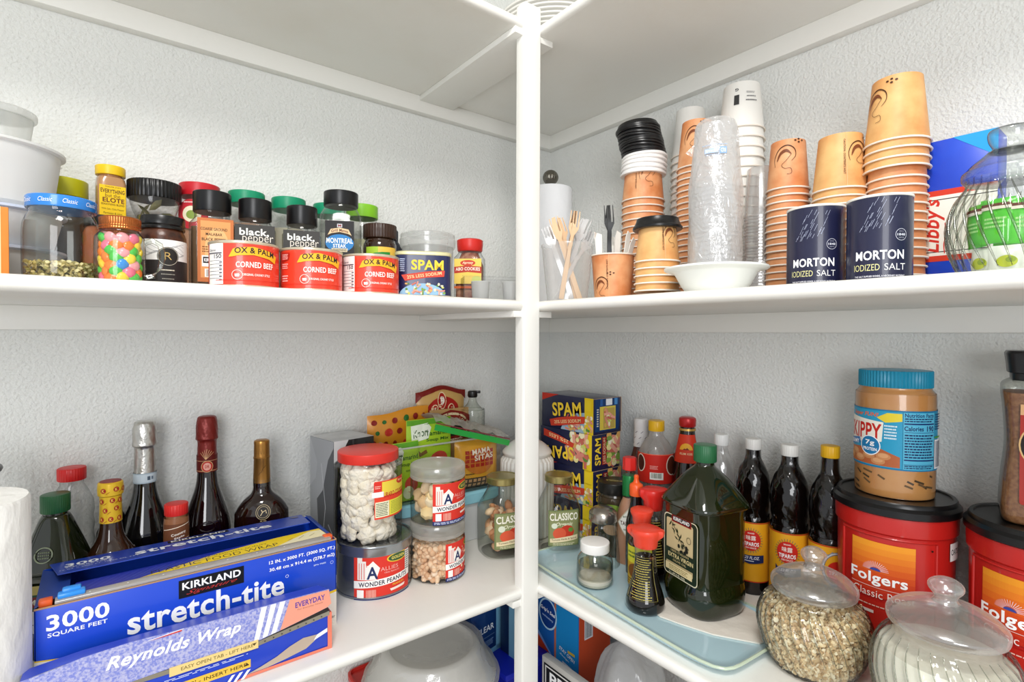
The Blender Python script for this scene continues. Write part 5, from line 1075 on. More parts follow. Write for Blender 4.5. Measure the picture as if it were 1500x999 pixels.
# ribbed white canister behind the post
t = T('white_canister', 'white ribbed ceramic canister in the corner, split in view by the post', 'canister', .757, .918, Z)
P(t, 'body', loft(smooth([(0, .048), (.004, .057), (.02, .0595), (.15, .0595), (.168, .056), (.176, .049)], 3), 192, (32, .018)), pal('#E4E2DC', .35))
P(t, 'canister_lid', loft(smooth([(.175, .052), (.180, .055), (.186, .054), (.200, .040), (.212, .020), (.216, .010), (.224, .012), (.228, .003)], 3), 48), pal('#E4E2DC', .35))

# ================================================================ lower shelf, right run
# boxes of canned meat, four high
for i in range(4):
    z_ = .0770 * i
    lab = ['bottom carton of the meat can stack in the corner', 'third carton down in the meat stack, behind the black-lidded jar', 'second carton of less sodium meat cans, printed upside down', 'top carton of less sodium meat cans against the corner'][i]
    t = T('meat_carton', lab, 'box', .822 + .002 * (i % 2), .779 + .002 * ((i + 1) % 2), Z + z_, rz=0, group='meat can cartons')
    P(t, 'carton', bxm(0, .088, 0, .165, 0, .0766, .0006), pal('#1B2042', .35, coat=.3))
    P(t, 'card_edge', [bxm(.0865, .0885, -.0003, .001, 0, .0766), bxm(0, .0885, -.0003, .001, .0760, .0768)], pal('#B09478', .7))
    fl = -1 if i in (2,) else 1
    L = Lab().r(-.013, .039, .026, .078, '#E8C924')
    cx = -.078
    if fl > 0:
        L.p([(-.165, .078), (-.165, .060), (-.120, .074), (-.105, .078)], '#C9382A').p([(-.026, .0), (-.026, .045), (-.06, .040), (-.09, .02), (-.10, .0)], '#9AB6CC'); food(L, -.050, .018, .060, .030, 44, 5); food(L, -.014, .022, .022, .034, 16, 6)
        L.t('SPAM', -.080, .047, .092, .031, '#F4D03C', .045, rot=6).p([(-.135, .018), (-.10, .027), (-.06, .034), (-.022, .037), (-.024, .022), (-.06, .016), (-.10, .008), (-.13, .004)], '#C9402C').t('25% LESS SODIUM', -.077, .0205, .085, .0075, '#F2D9A0', .01, rot=9).r(-.013, .062, .020, .024, '#EACD2A')
    else:
        food(L, -.040, .045, .060, .060, 70, 7); L.t('SPAM', -.095, .025, .085, .028, '#F4D03C', .045, rot=186).p([(-.150, .072), (-.10, .064), (-.05, .052), (-.054, .042), (-.10, .050), (-.150, .056)], '#C9402C').t('25% LESS', -.100, .057, .065, .0075, '#F2D9A0', .01, rot=172)
    L.build('side_print', t, pw((-.0002, 0, 0), (0, -1, 0), (0, 0, 1)), 0, clip=[((0, .0775, 0), (0, 1, 0)), ((0, .0005, 0), (0, -1, 0)), ((-.164, 0, 0), (-1, 0, 0)), ((0, 0, 0), (1, 0, 0))])
    L = Lab()
    if i in (3,): L.r(.042, .041, .076, .070, '#15386A').r(.044, .034, .050, .050, '#D8C24A').r(.048, .033, .036, .044, '#B9A050').r(.048, .068, .020, .014, '#E9ECF0').r(.070, .068, .010, .014, '#4A8AC8').r(.024, .068, .008, .014, '#2A5A9A').fine(.0125, .036, .006, .040, 8, '#E8E4D0'); food(L, .048, .033, .03, .036, 20, 8)
    else: L.t('SPAM', .018, .040, .058, .018, '#F4D03C', .045, rot=90).r(.038, .040, .014, .060, '#9A3024').t('LESS SODIUM', .038, .040, .055, .007, '#E8C8A0', .01, rot=90); food(L, .068, .040, .036, .066, 44, 9)
    L.build('end_print', t, fw(-.0002), 0, clip=[((.0865, 0, 0), (1, 0, 0)), ((0, .0775, 0), (0, 1, 0)), ((0, .001, 0), (0, -1, 0))])
sauce_jar('pasta sauce jar with a dull gold lid, right of the post by the tray', .752, .808, .042, .156, 16, False, .0285)
# black-lidded pesto jar
t = T('pesto_jar', 'jar with a wide black lid and dark label between the sauce jar and cartons', 'jar', .838, .712, Z, tw=-8)
t.location = (.785 + .037, .7185, Z)
P(t, 'body', loft(smooth([(0, .030), (.003, .033), (.110, .033), (.122, .030), (.130, .027)], 3), 40), pal('#3A3020', .15, coat=.5))
cap(.022, .0335, pal('#141412', .3), t, .128, label='wide black lid')
Lab().e(0, 0, .016, .006, '#C9B060').e(0, 0, .014, .005, '#2A2A20').fine(0, 0, .018, .004, 1, '#E8D890').build('lid_print', t, lambda u, v, o: (u, v - .004, .1502 + o), 0)
Lab().r(0, .080, .058, .060, '#2A3020').e(.0, .098, .022, .012, '#7A9A3A').r(.004, .080, .030, .010, '#151515').t('KIRKLAND', .004, .080, .026, .006, '#F4F4F4', .03).e(0, .060, .018, .010, '#C8A080').build('label', t, cw(.0332), .003)
# glass cheese shaker
t = T('glass_shaker', 'cut glass cheese shaker with a domed metal lid', 'shaker', .762, .694, SL, tw=0)
dm = loft(smooth([(0, .029), (.003, .032), (.03, .031), (.07, .0265), (.09, .0235), (.094, .0235)], 5), 96)
dm = ([(x * (1 + .022 * math.sin(14 * math.atan2(y, x) + z * 420) * math.sin(14 * math.atan2(y, x) - z * 420)), y * (1 + .022 * math.sin(14 * math.atan2(y, x) + z * 420) * math.sin(14 * math.atan2(y, x) - z * 420)), z) for x, y, z in dm[0]], dm[1])
P(t, 'glass_body', dm, THICK, sharp=20)
P(t, 'metal_lid', loft([(.089, .0262), (.091, .027), (.104, .0265), (.107, .025), (.113, .018), (.116, .010), (.117, .001)], 48), pal('#A9A39A', .25, .9), 'domed metal lid')
for k in range(1): P(t, 'holes', [([(a * .006 * math.cos(b) + .0006 * cc_, a * .006 * math.sin(b) + .0006 * ss_, .1172 - .0009 * a) for cc_, ss_ in ((1, 0), (0, 1), (-1, 0), (0, -1))], [(0, 1, 2, 3)]) for a in (1, 2) for b in [j * 1.05 for j in range(6)]], pal('#222222', .6), smooth_=False)
# tray
t = T('glass_tray', 'pale blue glass tray with a greenish raised rim under the bottles', 'tray', .735, .578, Z, rz=3.5)
t.rotation_euler[2] = R(-3.5)
tl, tw_ = .222, .098
P(t, 'tray_floor', loft([(0.0, tw_ * .9, tl * .95, 7), (.003, tw_ * .94, tl * .97, 7), (.0085, tw_ * .97, tl * .985, 8), (.0115, tw_ * .985, tl * .992, 9), (.0122, tw_ * .975, tl * .988, 9), (.0068, tw_ * .90, tl * .955, 7), (.0060, tw_ * .8, tl * .90, 7), (.0060, .001, .001, 2)], 120), pal('#B9D8E2', .12, coat=.5), sharp=60)
n = 120; ring = []
for i in range(n):
    a = 2 * PI * i / n; q_ = rr(a, tw_ * .985, tl * .992, 9); ring.append((q_ * math.cos(a), q_ * math.sin(a), .0118))
P(t, 'rim', tube(ring, .0021, 8, True), pal('#C4D3BC', .15, coat=.4), 'greenish rim')
TZ = Z + .0062
# napkin
t = T('paper_napkin', 'folded white paper napkin under the big olive oil bottle', 'napkin', .758, .455, TZ + .0002, rz=0)
pts = [(-.078, .070), (-.060, .062), (-.020, .030), (-.035, .020) if False else (-.050, .012), (-.055, -.020), (-.015, -.090), (.012, -.084), (.050, -.050), (.062, .010), (.045, .066), (.010, .080), (-.05, .085)]
pts = [(-.066, .078), (-.073, .050), (-.066, .020), (-.052, -.028), (-.020, -.081), (-.008, -.084), (.028, -.070), (.062, -.040), (.070, .04), (.05, .08)]
b = bmesh.new(); vs = [b.verts.new((x, y, 0)) for x, y in pts]; b.faces.new(vs); bmesh.ops.triangulate(b, faces=list(b.faces))
for k in range(-6, 7):
    bmesh.ops.bisect_plane(b, geom=list(b.verts) + list(b.edges) + list(b.faces), plane_co=(k * .012, 0, 0), plane_no=(1, 0, 0)); bmesh.ops.bisect_plane(b, geom=list(b.verts) + list(b.edges) + list(b.faces), plane_co=(0, k * .014, 0), plane_no=(0, 1, 0))
r_ = bmesh.ops.extrude_face_region(b, geom=list(b.faces))
for g in r_['geom']:
    if isinstance(g, bmesh.types.BMVert): g.co.z += .0022
for v_ in b.verts: v_.co.z += .0004 * math.sin(v_.co.x * 130 + v_.co.y * 60) + .0004
bmesh.ops.recalc_face_normals(b, faces=list(b.faces)); me = bpy.data.meshes.new('napkin_sheet'); b.to_mesh(me); b.free(); me.materials.append(bumpy('napkin_paper', '#E9E2D6', .9, 90, .0008))
o = bpy.data.objects.new('folded_sheet', me); COL.objects.link(o); o.parent = t
# white-lidded small jar with clear liquid
t = T('small_jar', 'small clear jar with a white lid and cloudy sediment on the tray', 'jar', .690, .647, TZ)
P(t, 'jar_body', loft(smooth([(0, .026), (.003, .0305), (.010, .0318), (.034, .0318), (.044, .0305), (.050, .0268), (.056, .0225), (.062, .0225)], 4), 48), THICK)
cap(.0165, .0255, pal('#EFEEEA', .45), t, .058)
P(t, 'liquid', loft([(.003, .029), (.03, .0300), (.0355, .0295)], 40), glass('water', '#F4F5F0', '#B4B8B0', .08, 2, .6, .02, 2))
P(t, 'sediment', loft([(.0025, .0285), (.012, .0300), (.014, .028), (.0145, .001)], 40), bumpy('sediment_stuff', '#D9CFC2', .9, 200, .001))
# soy sauce dispensers
def soy(label, X, Y, s, z0, capc, tw, printed=True, capw=1.0):
    t = T('soy_sauce_bottle', label, 'bottle', X, Y, z0, tw=tw)
    P(t, 'glass_neck', loft([(a * s, b_ * s) for a, b_ in [(.0835, .0167), (.090, .0165), (.098, .0170), (.104, .0175)]], 48), THICK)
    P(t, 'filled_body', loft(smooth([(a * s, b_ * s) for a, b_ in [(0, .022), (.002, .028), (.008, .0305), (.016, .0305), (.030, .0268), (.050, .0205), (.072, .0172), (.084, .0166)]], 3), 48), pal('#0A0504', .05, coat=.6))
    c = loft([(.100 * s, .0178 * s), (.102 * s, .0188 * s), (.112 * s, .0195 * s), (.120 * s, .0235 * s), (.126 * s, .0245 * s), (.129 * s, .0235 * s), (.1305 * s, .020 * s), (.1305 * s, .001)], 48)
    P(t, 'pour_cap', [([(x * (1 + (.22 if abs(math.atan2(y, x) % PI) < .3 or abs(math.atan2(y, x) % PI - PI) < .3 else 0) * (z > .115 * s)), y * .92, z) for x, y, z in c[0]], c[1])], capc)
    if printed:
        L = Lab().ring(0, .050 * s, .0001, .0001, .0001, '#B9A850')
        rn_ = random.Random(5)
        for k in range(17):
            w = rn_.uniform(.018, .028) * s; L.fine(rn_.uniform(-.002, .001), (.084 - .0036 * k) * s, w, .0026 * s, 1, '#B9AA55', k)
        L.l([(-.0155 * s, .088 * s), (.0155 * s, .088 * s), (.0165 * s, .024 * s), (-.0165 * s, .024 * s), (-.0155 * s, .088 * s)], .0005, '#A89A4A')
        pf = prof_r([(0, .028), (.016 * s, .0305 * s), (.030 * s, .0268 * s), (.050 * s, .0205 * s), (.072 * s, .0172 * s), (.104 * s, .0175 * s)])
        L.build('glass_print', t, lambda u, v, o: ((pf(v) + o) * math.sin(u / (.017 * s) * .95), -(pf(v) + o) * math.cos(u / (.017 * s) * .95), v), .003, .004, base=.0006)
    return t
RC = pal('#E4442E', .35, coat=.2)
soy('front soy sauce dispenser with an orange-red winged cap and gold fine print', .6905, .5375, 1.0, TZ, RC, -12)
soy('soy sauce dispenser with a red cap, standing right behind the slim bottle', .788, .597, .98, TZ, pal('#D42A22', .35, coat=.2), 20).scale = (.92, .92, 1.27)
# yellow label bottle with orange cap
t = T('sauce_bottle', 'round dark sauce bottle with a yellow label and orange-red cap behind the front dispenser', 'bottle', .7365, .5815, TZ, tw=-35)
t.scale = (1.06, 1.06, 1.06)
P(t, 'glass_body', loft(smooth([(0, .019), (.003, .0215), (.070, .0215), (.085, .019), (.100, .0135), (.112, .0125)], 3), 40), BROWNG)
P(t, 'cap', loft([(.108, .0135), (.110, .0145), (.118, .0150), (.126, .0185), (.130, .0182), (.132, .015)], 40), RC)
Lab().r(0, .042, .062, .062, '#C9A22E').r(0, .062, .062, .026, '#D8D23A').fine(.004, .062, .034, .012, 2, '#5A7A2A').e(.004, .036, .016, .012, '#7A4A1A').fine(.0, .018, .04, .012, 3, '#5A3A12').build('label', t, cw(.0217), .003)
# slim bottle with nozzle
t = T('sauce_bottle', 'slim dark bottle with a bright orange nozzle cap behind the dispensers', 'bottle', .780, .642, TZ)
t.location = (.783, .6315, TZ)
P(t, 'glass_body', loft(smooth([(0, .0165), (.003, .0185), (.085, .0185), (.105, .0155), (.13, .0105), (.148, .0100)], 3), 36), DARKG)
P(t, 'nozzle_cap', loft([(.142, .0120), (.143, .0125), (.160, .0125), (.1625, .0115), (.166, .0062), (.172, .0040), (.175, .0045), (.178, .0045), (.180, .003)], 32), pal('#E85A22', .35, coat=.2))
# hot sauce with green neck and diamond label
t = T('hot_sauce_bottle', 'small hot sauce bottle with a red cap, green neck band and white diamond label', 'bottle', .800, .690, Z, tw=6)
t.location = (.812, .6715, Z)
P(t, 'glass_body', loft(smooth([(0, .024), (.003, .0265), (.075, .0265), (.100, .0255), (.122, .0185), (.138, .0128), (.184, .0125)], 3), 40), THICK)
P(t, 'hot_sauce', loft([(.002, .0245), (.095, .0240), (.118, .017), (.130, .012)], 32), pal('#B98468', .4))
P(t, 'neck_band', loft([(.134, .0138), (.135, .0140), (.172, .0136), (.173, .0132)], 32), pal('#1F7A3E', .3, .3), 'green foil neck band')
P(t, 'cap', loft([(.183, .0128), (.184, .0136), (.206, .0130), (.2075, .012)], 8), pal('#CC2620', .35))
Lab().p([(-.003, .118), (.022, .086), (-.003, .052), (-.028, .086)], '#C9BFA8').p([(-.003, .115), (.0195, .086), (-.003, .055), (-.0255, .086)], '#EDEAE2').t('McILHENNY CO.', -.003, .098, .024, .0035, '#2A5A32', .02, bend=.002).t('TABASCO', -.003, .086, .036, .008, '#4A1A14', .03).t('PEPPER SAUCE', -.003, .074, .022, .0035, '#2A5A32', .02).build('label', t, cw(.0268), .003)
# banana ketchup bottle
t = T('ketchup_bottle', 'tall red-brown sauce bottle with a white wrapped neck beside the cartons', 'bottle', .905, .756, Z, tw=-16)
t.location = (.925, .735, Z)
P(t, 'glass_body', loft(smooth([(0, .030), (.004, .0335), (.110, .0335), (.150, .030), (.185, .0195), (.21, .0140), (.25, .0130)], 3), 44), pal('#451510', .06, coat=.5))
P(t, 'neck_wrap', loft([(.204, .0155), (.245, .0142), (.247, .0150), (.262, .0148), (.264, .013)], 36), pal('#D9D6D4', .4))
L = Lab()
for k in range(8): L.l([(-.016 + .004 * k, .210 + (k % 3) * .012), (-.011 + .004 * k, .214 + (k % 3) * .012)], .0009, '#5A4A5A')
L.build('wrap_print', t, cw(.0156), .003, base=.0005)
Lab().r(0, .122, .075, .052, '#D8501E').t('UFC', -.004, .128, .03, .016, '#7A1410', .05).e(-.008, .108, .014, .008, '#E8B84A').t('SAUCE', -.006, .108, .018, .005, '#7A1410', .03).build('label', t, cw(prof_r([(0, .034), (.115, .0342), (.150, .0315), (.2, .018)])), .003)
# cola-like red label bottle
t = T('sauce_bottle', 'plump clear bottle with a yellow cap and wide red label against the wall', 'bottle', .890, .668, Z, tw=0)
t.location = (.900, .6755, Z)
P(t, 'bottle_body', loft(smooth([(0, .032), (.004, .0355), (.11, .0355), (.145, .0345), (.190, .0355), (.205, .0345), (.225, .0255), (.238, .0155), (.246, .0140), (.258, .0140)], 3), 48), film('cloudy_plastic', '#DCD6D0', .35, .1))
P(t, 'dark_sauce', loft([(.003, .034), (.1, .034), (.148, .033)], 36), pal('#0E0706', .1, coat=.4))
cap(.021, .0158, pal('#E2B01C', .35), t, .249, ribs=24, name='cap')
L = Lab().r(0, .178, .115, .058, '#C8281E').r(0, .2065, .115, .0015, '#E86A50').e(-.034, .187, .012, .018, '#E8D8C8').e(-.034, .187, .010, .016, '#4A2018').e(.034, .185, .014, .020, '#E8D8C8').e(.034, .185, .012, .018, '#5A2A1C').fine(-.004, .181, .016, .008, 3, '#E8A8A0').r(.001, .164, .026, .014, '#F0EEE8').bars(.001, .165, .021, .010, '#2A4A2A')
L.build('label', t, cw(.0364), .003, base=.0006)
# oyster sauce
t = T('sauce_bottle', 'dark sauce bottle with a red cap and a red label showing a yellow sun', 'bottle', .905, .606, Z, tw=-6)
t.location = (.918, .615, Z)
P(t, 'glass_body', loft(smooth([(0, .026), (.004, .0285), (.13, .0285), (.17, .0270), (.21, .0215), (.245, .0155), (.262, .0140), (.268, .0140)], 3), 44), pal('#180B08', .05, coat=.6))
P(t, 'cap', loft([(.264, .0145), (.266, .0160), (.278, .0165), (.281, .0155), (.283, .012)], 40), pal('#B41E1E', .3, .2))
P(t, 'neck_band', loft([(.257, .0160), (.261, .0157)], 32), pal('#C9A050', .3, .6))
pf2 = prof_r([(0, .0285), (.13, .029), (.17, .0276), (.21, .0222), (.245, .0162), (.262, .0146)])
L = Lab().p([(-.030, .196), (.030, .196), (.022, .250), (-.022, .250)], '#D63A20').e(0, .221, .0125, .0125, '#F0B030', 24, 0, 180).p([(-.006, .221), (-.003, .224), (-.001, .2225), (.002, .225), (.006, .221)], '#7A2A10').t('KUM KEE', 0, .2135, .022, .004, '#F0D0A0', .02)
L.build('label', t, lambda u, v, o: ((pf2(v) + o) * math.sin(u / .020), -(pf2(v) + o) * math.cos(u / .020), v), .003, .004, base=.0008)
# empty swirly clear bottle
t = T('clear_bottle', 'empty clear fluted bottle with a white cap behind the olive oil bottle', 'bottle', .910, .537, Z)
def fluted(t, mat, s=1.0, r=.0275, sl=None):
    P(t, 'bottle_body', loft(smooth([(0, r * .92, None, 2) if False else (0, r * .92), (.004, r), (.110, r), (.122, r * .93), (.135, r * .93), (.145, r * .97), (.185, r), (.210, r * .82), (.228, r * .52), (.236, r * .46), (.248, r * .46)], 4), 96, (10, .022), 30), mat, sharp=60)
fluted(t, film('white_fluted', '#F2F2F0', .12, .16, edge=.5), r=.0250)
cap(.020, .0125, pal('#E9E9E6', .4), t, .242, ribs=24, name='cap')
# fish sauce bottles
for i, (x, y, r, capc, lab) in enumerate([(.905, .474, .0275, '#E6E4DF', 'left dark fish sauce bottle with a white cap beside the olive oil bottle'), (.905, .4115, .0285, '#E6E4DF', 'middle dark fish sauce bottle with a white cap and a red round emblem'), (.903, .349, .0280, '#E3AE1B', 'right dark fish sauce bottle with a yellow cap beside the red coffee tub')]):
    t = T('fish_sauce_bottle', lab, 'bottle', x, y, Z, tw=[-4, -4, 22][i], group='fish sauce bottles')
    h_ = .249 if i < 2 else .258
    pr = [(0, r * .90), (.004, r), (.124, r), (.130, r * .95), (.142, r * .92), (.152, r * .97), (.172, r * 1.02), (.195, r * .97), (.212, r * .80), (.226, r * .55), (.234, r * .44), (h_ - .004, r * .42)]
    P(t, 'bottle_body', loft([p_ + (2, 2, 0.0 if p_[0] < .135 else 1.0)[0:0] for p_ in smooth([(a, b_) for a, b_ in pr], 4)], 96, (9, .016), 34), pal('#0A0504', .07, coat=.5), sharp=60)
    P(t, 'clear_neck', loft([(.226, r * .50), (h_ - .002, r * .45)], 32), PET)
    cap(.0185, r * .47, pal(capc, .4), t, h_ - .003, ribs=24, name='cap')
    P(t, 'embossed_panel', [tube([(-.007 + r * 0, -r * .965, .132), (.007, -r * .965, .132), (.007, -r * .95, .148), (-.007, -r * .95, .148)], .0007, 6, True)], pal('#1A1210', .1))
    P(t, 'paper_sleeve', loft([(.022, r + .0008), (.1245, r + .0008)], 48, open_=True), pal('#E3A31E', .4))
    L = Lab().r(0, .1235, 2 * PI * r * .6, .0018, '#B8321E').r(0, .023, 2 * PI * r * .6, .0018, '#B8321E')
    if i < 2:
        for k in range(28): a = 2 * PI * k / 28; L.l([(.0155 * math.cos(a), .072 + .0175 * math.sin(a)), (.0190 * math.cos(a), .072 + .0215 * math.sin(a))], .0011, '#8A7A5A')
        L.e(0, .072, .0150, .0175, '#C9281E').t('ทิพรส' if False else 'BRAND', 0, .0845, .010, .0022, '#F4E8E0', .02).t('味露', 0, .0765, .015, .0080, '#F6EEE6', .01).t('TIPAROS', 0, .0660, .024, .0068, '#FFFFFF', .04).t('FISH SAUCE', 0, .0595, .016, .0028, '#F6E8E0', .02)
        L.p([(-.017, .050), (-.014, .046), (.020, .048), (.020, .035), (-.002, .032), (-.017, .035)], '#1C2A5A').t('23 FL.OZ.', .002, .0425, .022, .005, '#E8EAF4', .02, sh=.2).fine(-.002, .037, .014, .003, 1, '#E8EAF4')
    else:
        L.ring(0, .068, .019, .024, .0042, '#6A7280').ring(0, .068, .019, .024, .0022, '#C9CCD0').e(0, .064, .014, .016, '#C9281E').t('TIPAROS', 0, .062, .022, .006, '#FFFFFF', .04).l([(-.025, .095), (-.012, .088), (-.006, .094)], .0014, '#8A8E96')
    L.items = [([(a_, b_ + (.022 if b_ < .11 and b_ > .024 else 0)) for a_, b_ in vs_], fs_, c_) for vs_, fs_, c_ in L.items]; L.build('label', t, cw(r + .001), .003)
# big olive oil bottle (on the napkin)
NZ = TZ + .0034
t = oil_bottle('olive_oil_bottle', 'big square dark green olive oil bottle with a green cap on the tray', .771, .4835, .2595, .104, pal('#22603A', .35), -104, (0, NZ), .0158, .027, .60)
Wo = fw(-.0492)
L = Lab().r(0, .0, .0, .0, '#1E2E1E')
def rrect(L, u, v, w, h, r, c): 
    pts = []
    for cx_, cy_, a0 in ((w / 2 - r, h / 2 - r, 0), (-w / 2 + r, h / 2 - r, 90), (-w / 2 + r, -h / 2 + r, 180), (w / 2 - r, -h / 2 + r, 270)):
        pts += [(u + cx_ + r * math.cos(R(a0 + k * 15)), v + cy_ + r * math.sin(R(a0 + k * 15))) for k in range(7)]
    L.p(pts, c)
L = Lab(); rrect(L, 0, .098, .076, .098, .008, '#D8D2B4'); rrect(L, 0, .098, .073, .095, .007, '#1B2A1C'); rrect(L, -.002, .100, .060, .080, .003, '#C9B78A')
L.p([(-.020, .147), (.024, .147), (.024, .136), (-.020, .136)], '#8A1E1E').p([(-.018, .146), (.022, .146), (.022, .138), (-.018, .138)], '#141414').t('KIRKLAND', .002, .142, .036, .0058, '#F4F4F0', .04)
q = random.Random(3); L.l([(-.018, .133), (-.008, .122), (.002, .108), (.008, .100)], .0012, '#2A2E1C')
for k in range(18): u, v_ = -.018 + .0016 * k + q.uniform(-.008, .008), .132 - .0019 * k + q.uniform(-.005, .005); a = q.uniform(0, 3.1); L.p([(u - .005 * math.cos(a), v_ - .005 * math.sin(a)), (u + .0014 * math.sin(a), v_ - .0014 * math.cos(a)), (u + .005 * math.cos(a), v_ + .005 * math.sin(a)), (u - .0014 * math.sin(a), v_ + .0014 * math.cos(a))], '#2E3420')
for k in range(9): L.e(q.uniform(-.004, .018), q.uniform(.092, .104), .0028, .0034, '#1C1E18', 10)
L.ring(.020, .117, .0045, .0050, .0008, '#3A3E30').r(.001, .082, .068, .022, '#1B2A1C').t('100% ITALIAN', 0, .090, .040, .0038, '#B9A878', .01).t('EXTRA VIRGIN', .002, .0825, .056, .0068, '#D8C890', .02).t('OLIVE OIL', 0, .0755, .030, .0034, '#B9A878', .01).r(-.002, .0625, .060, .011, '#DCCB9A').fine(-.002, .0625, .044, .008, 3, '#8A7A4A').t('2 L (67.6 FL OZ)', -.006, .0535, .036, .0034, '#E8E0C0', .02)
L.build('label', t, Wo, 0)
P(t, 'embossed_rays', [tube([(.050 * .0 + .043 - .0095 * (z_ - .165) / .02 * k2, -.018 + .006 * k, z_) for z_ in (.160, .172, .184)], .0007, 5) for k in range(6) for k2 in (1,)], pal('#2A3618', .1))
P(t, 'embossed_script', [tube([(-.028 + .006 * k, -.0455 + .012 * 0, .1615), (-.025 + .006 * k, -.0440, .1655), (-.024 + .006 * k, -.0455, .1615)], .0006, 5) for k in range(9)], pal('#2A3618', .1))
# coffee tubs
REDP = pal('#B81F1A', .35, coat=.25)
def tub(label, X, Y, tw, mirror=0):
    t = T('coffee_tub', label, 'tub', X, Y, Z, tw=tw, group='red coffee tubs')
    P(t, 'body', loft([(0, .062), (.003, .0655), (.018, .0665), (.020, .0650), (.185, .0662), (.188, .0690), (.205, .0695), (.214, .0690)], 96), REDP)
    P(t, 'rim_lid', loft([(.212, .0700), (.2135, .0722), (.2225, .0722), (.2245, .0705), (.2265, .0685), (.230, .0680), (.2325, .0665), (.2325, .0625), (.2305, .0615), (.2305, .001)], 96), pal('#0F0F10', .28), 'black ridged lid')
    P(t, 'panel_ridge', [tube([(.0672 * math.sin(a), -.0672 * math.cos(a), z_) for a, z_ in [(-.75, .02), (-.75, .175), (-.7, .182), (.0, .184), (.7, .182), (.75, .175), (.75, .02)]], .0010, 6)] if False else [tube([(.0668 * math.sin(-.85), -.0668 * math.cos(-.85), z_) for z_ in (.02, .18)], .0016, 6), tube([(.0668 * math.sin(.85), -.0668 * math.cos(.85), z_) for z_ in (.02, .18)], .0016, 6), tube([(.0668 * math.sin(a), -.0668 * math.cos(a), .182) for a in [-.85 + 1.7 * k / 12 for k in range(13)]], .0014, 6)], REDP)
    L = Lab(); cu = -.004
    for k, c in enumerate(['#E8962A', '#E58A28', '#E27C26', '#DE6E24', '#DA5E22', '#D45020', '#CC421E', '#C4361C', '#BC2C1A']): L.r(cu, .169 - k * .0085, .072, .0088, c)
    L.r(cu, .060, .072, .062, '#B8241A')
    for k in range(17):
        a = PI * (k + .5) / 17; L.l([(cu - .006 + .006 * math.cos(a), .1335 + .005 * math.sin(a)), (cu - .006 + .0145 * math.cos(a), .1335 + .0125 * math.sin(a))], .0005, '#F0D8E0')
    L.e(cu - .006, .1335, .006, .004, '#3A4A9A', 16, 0, 180).t('Folgers', cu - .004, .1215, .064, .0190, '#FFFFFF', .03).t('Classic Roast', cu + .002, .1010, .068, .0105, '#F6E6E0', -.005).fine(cu, .084, .05, .003, 1, '#E8C0B0').r(cu - .018, .075, .022, .004, '#E8D8D0').l([(cu - .035, .1100), (cu + .034, .1100)], .0006, '#F0D8D0')
    L.e(.050, .172, .0014, .0014, '#151010', 8)
    if not mirror: L.r(.087, .168, .022, .024, '#E9E6E2').t('OATS', .087, .168, .018, .008, '#22222A', .02)
    L.build('label', t, cw(lambda v: .0658 + .0004), .003, base=.0006)
    t.scale = (1.038, 1.038, .964)
    return t
tub('left red coffee tub with the peanut butter jar on its black lid', .895, .2610, -8)
tub('right red coffee tub cut by the frame, with instant coffee on its lid', .8955, .1085, -14, 1)
# peanut butter
t = T('peanut_butter_jar', 'peanut butter jar with a ribbed teal lid and light blue label', 'jar', .899, .2635, Z + .2222, tw=-22)
t.scale = (1.04, 1.04, 1.04)
PB = bumpy('peanut_butter', '#C98A4C', .35, 60, .0003, '#D09658', 30)
P(t, 'body', loft(smooth([(0, .038), (.004, .0435), (.012, .0455), (.125, .0455), (.137, .0440), (.143, .0405), (.147, .0405)], 4), 64), PB)
P(t, 'plastic_shell', loft(smooth([(0, .0385), (.004, .0440), (.012, .0460), (.125, .0460), (.137, .0445), (.143, .041), (.147, .041)], 4), 64), PET)
cap(.0225, .0418, pal('#1587A8', .35), t, .1455, ribs=64)
L = Lab(); q = random.Random(2)
for k in range(16): L.l([(q.uniform(-.07, .07), q.uniform(.005, .030))] * 1 + [(q.uniform(-.07, .07), .02)] if False else (lambda u, v_: [(u, v_), (u + q.uniform(.005, .013), v_ - q.uniform(.002, .005))])(q.uniform(-.068, .068), q.uniform(.008, .034)), lambda x_: .0010 + .003 * (.5 + .5 * math.sin(x_ * PI)), q.choice(['#5A4630', '#6A5238', '#4A3A28']))
L.build('smears', t, cw(.0458), .003, base=-.0001 + .0002)
L = Lab(); L.r(0, .078, .26, .078, '#2C9CC4').r(0, .040, .26, .002, '#1A7AA8').r(0, .116, .26, .002, '#1A7AA8')
u0 = .0
L.p([(-.060, .106), (.006, .100), (.004, .074), (-.060, .066)], '#F4EFE2').t('SKIPPY', -.024, .0865, .056, .022, '#C8241C', .07, slope=-.0).t('Super FUN!', -.020, .1085, .040, .007, '#E86A1E', .05, sh=.2).p([(-.002, .106), (.010, .113), (.026, .113), (.026, .103), (.008, .100)], '#E8D23A')
L.p([(-.060, .042), (.024, .042), (.024, .056), (.0, .066), (-.060, .060)], '#B5633A')
for a, b_ in [(-.036, .056), (-.026, .049), (-.012, .054), (.0, .048), (.006, .055), (-.046, .050)]: L.e(a, b_, .0085, .0048, '#C98A5A', 14).e(a, b_ + .001, .006, .0030, '#D8A070', 12)
L.p([(-.058, .071), (-.026, .076), (-.024, .068), (-.058, .061)], '#3A7AB8').t('CREAMY', -.040, .0690, .026, .0055, '#FFFFFF', .03, rot=4).e(-.010, .0675, .0132, .0132, '#FFFFFF').e(-.010, .0675, .0120, .0120, '#1E7AB0').t('7g', -.010, .0705, .012, .008, '#FFFFFF', .05).t('PROTEIN', -.010, .0625, .018, .0042, '#FFFFFF', .04).fine(.014, .088, .014, .020, 5, '#E0F4FA')
nu = .047
